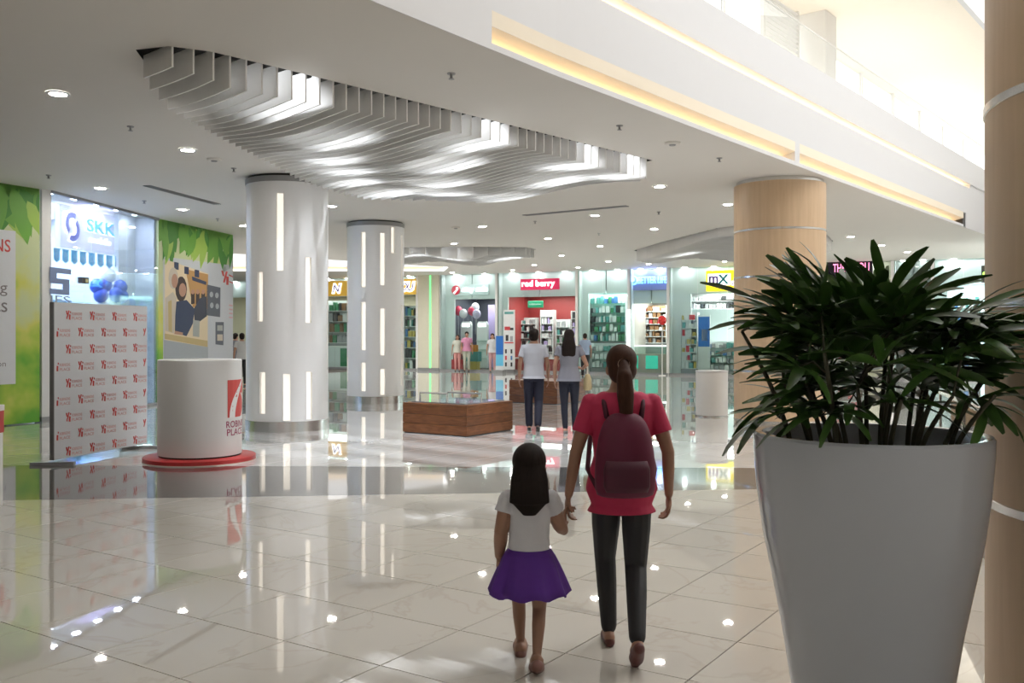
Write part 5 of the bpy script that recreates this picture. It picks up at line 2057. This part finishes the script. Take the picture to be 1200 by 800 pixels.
def figure(label, loc, rz, s, J, top, bottom, hair, haircol='dark', shoe=BLACK, skin=SKIN, voxel=0.008, female=True, headk=1.0, sleeve=0.55, topz=0.84, longlegs=True,
           torso=None, legk=1.0, skirt=None, hands=True, wk=1.0):
    """standing or walking person facing local +y. J: joints given for 1.65 m, scaled by s"""
    D = dict(hl=(-0.085, 0, 0.87), hr=(0.085, 0, 0.87), kl=(-0.085, 0.03, 0.47), kr=(0.085, 0.03, 0.47), al=(-0.085, -0.02, 0.08), ar=(0.085, -0.02, 0.08),
             sl=(-0.165, 0, 1.345), sr=(0.165, 0, 1.345), el=(-0.225, -0.03, 1.08), er=(0.225, -0.03, 1.08), wl=(-0.235, 0.05, 0.85), wr=(0.235, 0.05, 0.85),
             dl=(0, 0.1, -1), dr=(0, 0.1, -1), fl=(0, 1, 0), fr=(0, 1, 0), head=(0, 0.015, 1.535), pl=(1, 0, 0), pr=(-1, 0, 0), curl=0.5)
    D.update(J)
    g = {k: (sc3(v, s) if k[0] in 'hkasew' and isinstance(v, tuple) else v) for k, v in D.items()}
    root = thing('person', label, 'person', loc, rz)
    T = torso or [(0.80, 0.135, 0.10), (0.88, 0.165, 0.112), (0.96, 0.150, 0.100), (1.06, 0.122, 0.088), (1.16, 0.132, 0.094), (1.26, 0.150, 0.102), (1.34, 0.155, 0.088), (1.385, 0.115, 0.07),
                  (1.415, 0.065, 0.06), (1.45, 0.052, 0.055), (1.50, 0.050, 0.056)]
    if not female and torso is None:
        T = [(0.80, 0.135, 0.10), (0.88, 0.155, 0.108), (0.96, 0.150, 0.104), (1.06, 0.145, 0.098), (1.16, 0.155, 0.104), (1.26, 0.172, 0.110), (1.34, 0.175, 0.094), (1.39, 0.125, 0.075),
             (1.42, 0.072, 0.066), (1.45, 0.060, 0.062), (1.50, 0.058, 0.062)]
    hz = D['head'][2]

    def rings(inf, za, zb):
        out = []
        zs = [za] + [t[0] for t in T if za < t[0] < zb] + [zb]
        for z in zs:
            for a, b in zip(T, T[1:]):
                if a[0] <= z <= b[0]:
                    k = (z - a[0]) / (b[0] - a[0])
                    out.append((0, 0, z * s, (a[1] + (b[1] - a[1]) * k) * s * wk + inf, (a[2] + (b[2] - a[2]) * k) * s * wk + inf))
                    break
        return out

    # ---- body: torso, neck, head, limbs and hands joined into one surface
    mb = MB()
    mb.loft(rings(0, T[0][0], T[-1][0]), 24)
    hc = sc3(D['head'], s)
    hs = s * headk
    mb.ball(hc + Vector((0, -0.008 * hs, 0.02 * hs)), (0.074 * hs, 0.092 * hs, 0.092 * hs), 20, 14)
    mb.ball(hc + Vector((0, 0.018 * hs, -0.05 * hs)), (0.058 * hs, 0.066 * hs, 0.066 * hs), 18, 12)
    mb.ball(hc + Vector((0, 0.088 * hs, -0.022 * hs)), (0.013 * hs, 0.017 * hs, 0.022 * hs), 10, 8)
    mb.ball(hc + Vector((0, 0.086 * hs, -0.062 * hs)), (0.024 * hs, 0.012 * hs, 0.010 * hs), 10, 8)
    mb.ball(hc + Vector((0, 0.066 * hs, -0.095 * hs)), (0.024 * hs, 0.02 * hs, 0.018 * hs), 10, 8)
    for sx in (-1, 1):
        mb.ball(hc + Vector((sx * 0.075 * hs, -0.005 * hs, -0.015 * hs)), (0.011 * hs, 0.02 * hs, 0.03 * hs), 10, 8)
    mb.tube([sc3((0, -0.005, T[-3][0]), s), hc + Vector((0, -0.015 * hs, -0.05 * hs))], [0.055 * s, 0.05 * s], 12)
    lk_ = legk
    for c in 'lr':
        mb.tube([g['h' + c], (g['h' + c] * 0.5 + g['k' + c] * 0.5), g['k' + c], g['k' + c] * 0.65 + g['a' + c] * 0.35 + Vector((0, -0.012 * s, 0)), g['a' + c]],
                [0.085 * s * lk_, 0.07 * s * lk_, 0.052 * s * lk_, 0.050 * s * lk_, 0.033 * s * lk_], 12, balls=True)
        fd = Vector(D['f' + c]).normalized()
        a_ = g['a' + c]
        toe = a_ + fd * 0.13 * s + Vector((0, 0, -0.045 * s if abs(fd.z) < 0.3 else 0))
        mb.tube([a_ - fd * 0.035 * s + Vector((0, 0, -0.035 * s)), a_ + fd * 0.06 * s + Vector((0, 0, -0.03 * s)), toe], [0.032 * s, 0.034 * s, 0.024 * s], 10, balls=True)
        sh_ = g['s' + c]
        mb.tube([sh_ * 0.6 + Vector((0, 0, sh_.z * 0.4)), sh_, g['e' + c] * 0.5 + sh_ * 0.5, g['e' + c], g['e' + c] * 0.6 + g['w' + c] * 0.4, g['w' + c]],
                [0.05 * s, 0.050 * s, 0.042 * s, 0.035 * s, 0.034 * s, 0.024 * s], 12, balls=True)
        if hands:
            add_hand(mb, g['w' + c], D['d' + c], D['p' + c], s * (1.0 if headk < 1.2 else 1.05), (1 if c == 'l' else -1) * (-1 if Vector(D['p' + c]).x * (1 if c == 'l' else -1) < 0 else 1), D['curl'])
        else:
            mb.tube([g['w' + c], g['w' + c] + Vector(D['d' + c]).normalized() * 0.14 * s], [0.03 * s, 0.02 * s], 8, balls=True)
    body = remeshed(mb, 'body', skin, root, voxel)
    # ---- face
    for sx in (-1, 1):
        e = MB().ball(hc + Vector((sx * 0.032 * hs, 0.078 * hs, 0.004 * hs)), 0.0125 * hs, 12, 8).build('eye', mat('eye_white', (0.75, 0.74, 0.72), 0.2), root, smooth='all')
        MB().ball(hc + Vector((sx * 0.032 * hs, 0.0865 * hs, 0.004 * hs)), 0.0065 * hs, 10, 6).build('iris', mat('iris_brown', (0.03, 0.015, 0.01), 0.2), e, smooth='all')
        MB().tube([hc + Vector((sx * 0.016 * hs, 0.087 * hs, 0.026 * hs)), hc + Vector((sx * 0.034 * hs, 0.085 * hs, 0.031 * hs)), hc + Vector((sx * 0.05 * hs, 0.076 * hs, 0.026 * hs))], 0.004 * hs, 6).build('eyebrow', HAIRM['dark'], root)
    MB().ball(hc + Vector((0, 0.096 * hs, -0.062 * hs)), (0.022 * hs, 0.006 * hs, 0.0075 * hs), 12, 6).build('mouth', mat('lips', (0.38, 0.12, 0.10), 0.4), root, smooth='all')
    # ---- hair
    hb = MB()
    hb.ball(hc + Vector((0, -0.020 * hs, 0.036 * hs)), (0.085 * hs, 0.097 * hs, 0.090 * hs), 20, 14)
    hb.ball(hc + Vector((0, -0.045 * hs, -0.012 * hs)), (0.078 * hs, 0.070 * hs, 0.082 * hs), 18, 12)
    if hair == 'short':
        hb.ball(hc + Vector((0, 0.030 * hs, 0.078 * hs)), (0.06 * hs, 0.05 * hs, 0.035 * hs), 14, 10)
    if hair == 'ponytail':
        tie = hc + Vector((0, -0.115 * hs, 0.02 * hs))
        hb.tube([hc + Vector((0, -0.08 * hs, 0.02 * hs)), tie, tie + Vector((0, -0.035, -0.06)) * hs, tie + Vector((0.004, -0.045, -0.16)) * hs, tie + Vector((0.012, -0.03, -0.27)) * hs, tie + Vector((0.02, -0.01, -0.34)) * hs],
                [0.04 * hs, 0.026 * hs, 0.042 * hs, 0.046 * hs, 0.034 * hs, 0.012 * hs], 12, balls=True)
    if hair in ('long', 'longer'):
        k = 0.36 if hair == 'long' else 0.20
        hb.loft([(0, -0.085 * hs, hc.z - (k + 0.02) * hs, 0.03 * hs, 0.015 * hs), (0, -0.09 * hs, hc.z - k * 0.8 * hs, (0.11 if hair == 'long' else 0.085) * hs, 0.032 * hs), (0, -0.085 * hs, hc.z - 0.16 * hs, (0.118 if hair == 'long' else 0.098) * hs, 0.045 * hs),
                 (0, -0.06 * hs, hc.z - 0.05 * hs, 0.092 * hs, 0.07 * hs), (0, -0.04 * hs, hc.z + 0.03 * hs, 0.075 * hs, 0.06 * hs)], 18)
    ho = remeshed(hb, 'hair', HAIRM[haircol], root, voxel * 0.9, 2)
    if hair == 'ponytail':
        MB().lathe([(0.03 * hs, -0.012), (0.033 * hs, 0.0), (0.03 * hs, 0.012)], 14, M=Matrix.Translation(hc + Vector((0, -0.117 * hs, 0.018 * hs))) @ Matrix.Rotation(radians(75), 4, 'X'), cap0=False, cap1=False).build('hair_tie', mat('hair_tie', (0.45, 0.30, 0.22), 0.5), ho)
    # ---- top
    tb = MB()
    infl = 0.013 if torso else 0.019
    r0_ = rings(infl, max(topz + 0.04, T[0][0]), T[-3][0] - 0.012)
    tb.loft([(0, 0, topz * s, r0_[0][3] * 1.10 + 0.008, r0_[0][4] * 1.10 + 0.008)] + r0_, 24)
    for c in 'lr':
        sh_ = g['s' + c]
        e_ = sh_ * (1 - sleeve) + g['e' + c] * sleeve
        tb.tube([sh_ * 0.5 + Vector((0, 0, sh_.z * 0.5 - 0.012 * s)), sh_, e_], [0.050 * s, 0.055 * s, 0.058 * s], 14, balls=False)
        tb.ball(sh_ + Vector((0, 0, -0.004 * s)), 0.054 * s, 12, 8)
    remeshed(tb, 'shirt', top, root, voxel, 3)
    # ---- trousers or skirt
    if bottom is not None:
        bbm = MB()
        bbm.loft(rings(0.008, T[0][0] - 0.0 if T[0][0] < 0.8 else 0.80, 0.985 if torso is None else T[3][0]), 24)
        for c in 'lr':
            pts = [g['h' + c], (g['h' + c] * 0.5 + g['k' + c] * 0.5), g['k' + c], g['k' + c] * 0.65 + g['a' + c] * 0.35 + Vector((0, -0.012 * s, 0)), g['a' + c] + Vector((0, 0, 0.02 * s))]
            rr = [0.086, 0.078, 0.060, 0.056, 0.044] if female else [0.088, 0.084, 0.072, 0.068, 0.062]
            bbm.tube(pts, [r * s for r in rr], 12, balls=True)
        remeshed(bbm, 'trousers', bottom, root, voxel, 3)
    if skirt:
        n = 48
        mats_, zt_, zb2, r0, r1, ruff = skirt
        q_ = MB()
        vs, fs = [], []
        lay = 6
        for k in range(lay + 1):
            t = k / lay
            for i in range(n):
                a = 2 * pi * i / n
                r = r0 + (r1 - r0) * t ** 0.8 + ruff * t * sin(a * 9 + 1.0)
                vs.append((r * cos(a), r * sin(a) * 0.85, zt_ + (zb2 - zt_) * t + 0.01 * t * cos(a * 9)))
        for k in range(lay):
            for i in range(n):
                j = (i + 1) % n
                fs.append((k * n + i, k * n + j, (k + 1) * n + j, (k + 1) * n + i))
        q_.add(vs, fs)
        so = q_.build('skirt', mats_, root, smooth='all', fix=False)
        md = so.modifiers.new('cloth', 'SOLIDIFY')
        md.thickness = 0.006
    # ---- shoes
    for c in 'lr':
        fd = Vector(D['f' + c]).normalized()
        a_ = g['a' + c]
        sb_ = MB()
        flat = abs(fd.z) < 0.3
        dn = Vector((0, 0, -1)) if flat else (Vector((0, 0, -1)) - fd * (-fd.z)).normalized()
        heel = a_ - fd * 0.045 * s + dn * 0.055 * s
        ball_ = a_ + fd * 0.085 * s + dn * 0.055 * s
        toe = a_ + fd * 0.165 * s + dn * 0.06 * s
        sb_.tube([heel, a_ + fd * 0.02 * s + dn * 0.05 * s, ball_, toe], [0.030 * s, 0.036 * s, 0.040 * s, 0.022 * s], 12, balls=True)
        remeshed(sb_, 'shoe', shoe, root, max(0.005, voxel * 0.7), 2)
    return root


# woman in pink with maroon backpack
PINK = mat('pink_cotton', (0.52, 0.028, 0.09), 0.75, var=0.1, scale=12)
LEG = mat('black_leggings', (0.012, 0.012, 0.014), 0.6)
sw = 0.935
wp = (0.553, 4.74, 0)
wm = figure('woman in pink red shirt and black leggings with maroon backpack walking away', wp, 0.0, sw,
            dict(hl=(-0.08, 0.01, 0.87), hr=(0.08, -0.01, 0.87), kl=(-0.075, 0.14, 0.48), al=(-0.055, 0.13, 0.08), kr=(0.075, -0.01, 0.46), ar=(0.045, -0.30, 0.155), fr=(0, 0.78, -0.62),
                 el=(-0.245, -0.02, 1.085), er=(0.245, -0.04, 1.085), wl=(-0.285, 0.0, 0.85), wr=(0.262, 0.04, 0.845), dl=(-0.10, 0.12, -1), dr=(0.02, 0.2, -1), curl=0.9),
            PINK, LEG, 'ponytail', 'brown', mat('sandal_brown', (0.12, 0.035, 0.03), 0.5), SKIN2, 0.0062, sleeve=0.62, topz=0.76, wk=1.06)


def backpack(parent_pt, rz, s):
    t = thing('backpack', 'maroon backpack worn on the back of the woman in pink', 'backpack', parent_pt, rz)
    M_ = mat('maroon_nylon', (0.12, 0.006, 0.034), 0.6, var=0.2, scale=10)
    M2 = mat('dark_maroon', (0.07, 0.005, 0.022), 0.6)
    q = MB()
    q.loft([(0, -0.07, 0.0, 0.135, 0.055), (0, -0.075, 0.03, 0.150, 0.075), (0, -0.075, 0.16, 0.152, 0.085), (0, -0.07, 0.30, 0.135, 0.075), (0, -0.06, 0.38, 0.105, 0.055), (0, -0.05, 0.42, 0.06, 0.03)], 24)
    b = q.build('bag', M_, t, smooth='all')
    sbs = b.modifiers.new('round', 'SUBSURF')
    sbs.levels = sbs.render_levels = 1
    q = MB()
    q.loft([(0, -0.145, 0.04, 0.10, 0.022), (0, -0.15, 0.07, 0.112, 0.03), (0, -0.15, 0.15, 0.112, 0.03), (0, -0.14, 0.19, 0.10, 0.02)], 20)
    q.build('front_pocket', M2, t, smooth='all')
    MB().tube([(-0.02, -0.05, 0.41), (-0.02, -0.055, 0.445), (0.02, -0.055, 0.445), (0.02, -0.05, 0.41)], 0.006, 6).build('loop', M2, t)
    for sx in (-1, 1):
        MB().tube([(sx * 0.085, -0.04, 0.39), (sx * 0.095, -0.01, 0.455), (sx * 0.10, 0.04, 0.488), (sx * 0.10, 0.09, 0.496), (sx * 0.108, 0.15, 0.47), (sx * 0.118, 0.195, 0.40), (sx * 0.15, 0.185, 0.25), (sx * 0.17, 0.09, 0.12), (sx * 0.13, -0.04, 0.04)],
                  [0.013] * 9, 8).build('strap', M2, t, smooth='all')
    return t


backpack((wp[0], wp[1] - 0.075, 0.80), 0.0, 1.0)

# child
CT = [(0.40, 0.085, 0.075), (0.48, 0.105, 0.085), (0.56, 0.098, 0.082), (0.62, 0.092, 0.078), (0.70, 0.098, 0.080), (0.78, 0.102, 0.074), (0.83, 0.092, 0.06), (0.855, 0.05, 0.045), (0.875, 0.04, 0.042), (0.90, 0.04, 0.042)]
figure('small child in white top and purple skirt holding the hand of the woman', (0.083, 4.55, 0), 0.0, 1.0,
       dict(hl=(-0.05, 0, 0.47), hr=(0.05, 0, 0.47), kl=(-0.05, 0.10, 0.28), al=(-0.04, 0.17, 0.065), kr=(0.05, 0.02, 0.27), ar=(0.035, -0.10, 0.085), fr=(0, 0.92, -0.38),
            sl=(-0.098, 0, 0.80), sr=(0.098, 0, 0.80), el=(-0.135, -0.02, 0.65), er=(0.150, 0.06, 0.665), wl=(-0.145, 0.05, 0.52), wr=(0.175, 0.125, 0.625),
            dl=(0, 0.2, -1), dr=(0.05, 0.55, 0.75), pr=(1, 0, 0), head=(0, 0.01, 0.955), curl=1.0),
       mat('white_cotton', (0.62, 0.61, 0.64), 0.8), None, 'longer', 'dark', mat('child_sandal', (0.25, 0.12, 0.10), 0.5), SKIN2, 0.0055, headk=0.98, sleeve=0.4, topz=0.52,
       torso=CT, legk=0.66, skirt=(mat('purple_tulle', (0.10, 0.022, 0.27), 0.7, var=0.2), 0.565, 0.35, 0.098, 0.19, 0.014), wk=0.92)

# couple
figure('man in pale grey shirt and navy trousers walking beside a long haired woman', ((625.5 - 600) / F * 15.7, 15.7, 0), -0.05, 1.03,
       dict(kl=(-0.085, 0.06, 0.47), al=(-0.075, 0.06, 0.08), kr=(0.08, 0.01, 0.47), ar=(0.07, -0.16, 0.10), fr=(0, 0.9, -0.3), wl=(-0.235, 0.0, 0.85)),
       mat('pale_grey_shirt', (0.50, 0.51, 0.56), 0.8), mat('navy_trousers', (0.012, 0.014, 0.034), 0.7), 'short', 'dark', BLACK, SKIN2, 0.011, female=False, sleeve=0.6, topz=0.84)
wx, wy = (667 - 600) / F * 15.25, 15.25
figure('woman with long dark hair in grey top and jeans carrying a bag', (wx, wy, 0), -0.15, 1.02,
       dict(kl=(-0.08, 0.02, 0.47), al=(-0.06, -0.02, 0.08), kr=(0.08, 0.08, 0.47), ar=(0.085, 0.05, 0.08), er=(0.28, -0.02, 1.09), wr=(0.20, 0.20, 1.02), dr=(-0.5, 0.85, 0.05), pr=(0, 0, 1)),
       mat('grey_top', (0.215, 0.215, 0.25), 0.8), mat('dark_jeans', (0.011, 0.014, 0.030), 0.7), 'long', 'dark', mat('grey_shoe', (0.22, 0.22, 0.23), 0.5), SKIN, 0.011, sleeve=0.45, topz=0.83)
bg = thing('handbag', 'beige shoulder bag hanging from the arm of the long haired woman', 'bag', (wx + 0.30, wy + 0.03, 0.70), -0.15)
MB().loft([(0, 0, 0.0, 0.06, 0.15), (0, 0, 0.04, 0.075, 0.17), (0, 0, 0.20, 0.06, 0.155), (0, 0, 0.26, 0.03, 0.14)], 16).build('bag_body', mat('beige_leather', (0.45, 0.36, 0.20), 0.6), bg, smooth=True)
MB().tube([(0, -0.10, 0.25), (0, -0.08, 0.40), (0, 0, 0.44), (0, 0.08, 0.40), (0, 0.10, 0.25)], 0.009, 8).build('handle', mat('white_strap', (0.6, 0.58, 0.52), 0.6), bg)


# small people at the far shops
def far_person(label, px, Y, s, top, bottom, hair, female, rz=0.0, **kw):
    return figure(label, ((px - 600) / F * Y, Y, 0), rz, s, kw, top, bottom, hair, 'dark', BLACK, SKIN, 0.02, female=female, hands=False)


far_person('shopper in pale blue shirt before the green lit shelves', 685.5, 35.6, 1.0, mat('pale_blue', (0.30, 0.38, 0.52), 0.8), LEG, 'short', False)
p_ = WP(S(743, 1.35), 1.35)
figure('shop assistant behind the counter under the blue sign', (p_[0], p_[1], 0), pi, 1.0, dict(), mat('steel_blue', (0.18, 0.27, 0.42), 0.8), LEG, 'short', 'dark', BLACK, SKIN, 0.02, female=False, hands=False)
far_person('uniformed person in white shirt and black trousers beside the nearer white column', 283.5, 29.0, 1.0, mat('uniform_white', (0.6, 0.6, 0.6), 0.8), LEG, 'short', True, 0.4)
far_person('person in grey shirt half hidden by the second hoarding', 276.0, 31.0, 1.0, mat('uniform_grey', (0.25, 0.26, 0.3), 0.8), LEG, 'short', False, -0.5)
p_ = WP(S(536, -0.35), -0.35)
figure('person in pale top with pink trousers at the left of the dark shop', (p_[0], p_[1], 0), pi, 0.97, dict(), mat('pale_top', (0.55, 0.56, 0.48), 0.8), mat('pink_trousers', (0.62, 0.28, 0.26), 0.8), 'long', 'dark', BLACK, SKIN, 0.02, hands=False)
p_ = WP(S(547, -0.35), -0.35)
figure('person in pink top with pale trousers in the middle of the dark shop', (p_[0], p_[1], 0), pi, 1.05, dict(), mat('pink_top', (0.58, 0.25, 0.38), 0.8), mat('pale_trousers', (0.42, 0.44, 0.36), 0.8), 'short', 'dark', BLACK, SKIN, 0.02, hands=False)
p_ = WP(S(577, -0.45), -0.45)
figure('person in white top with pink trousers beside the blue advertising board', (p_[0], p_[1], 0), pi, 1.0, dict(), mat('white_top', (0.62, 0.62, 0.64), 0.8), mat('rose_trousers', (0.62, 0.36, 0.36), 0.8), 'long', 'dark', BLACK, SKIN, 0.02, hands=False)

bpy.context.view_layer.update()
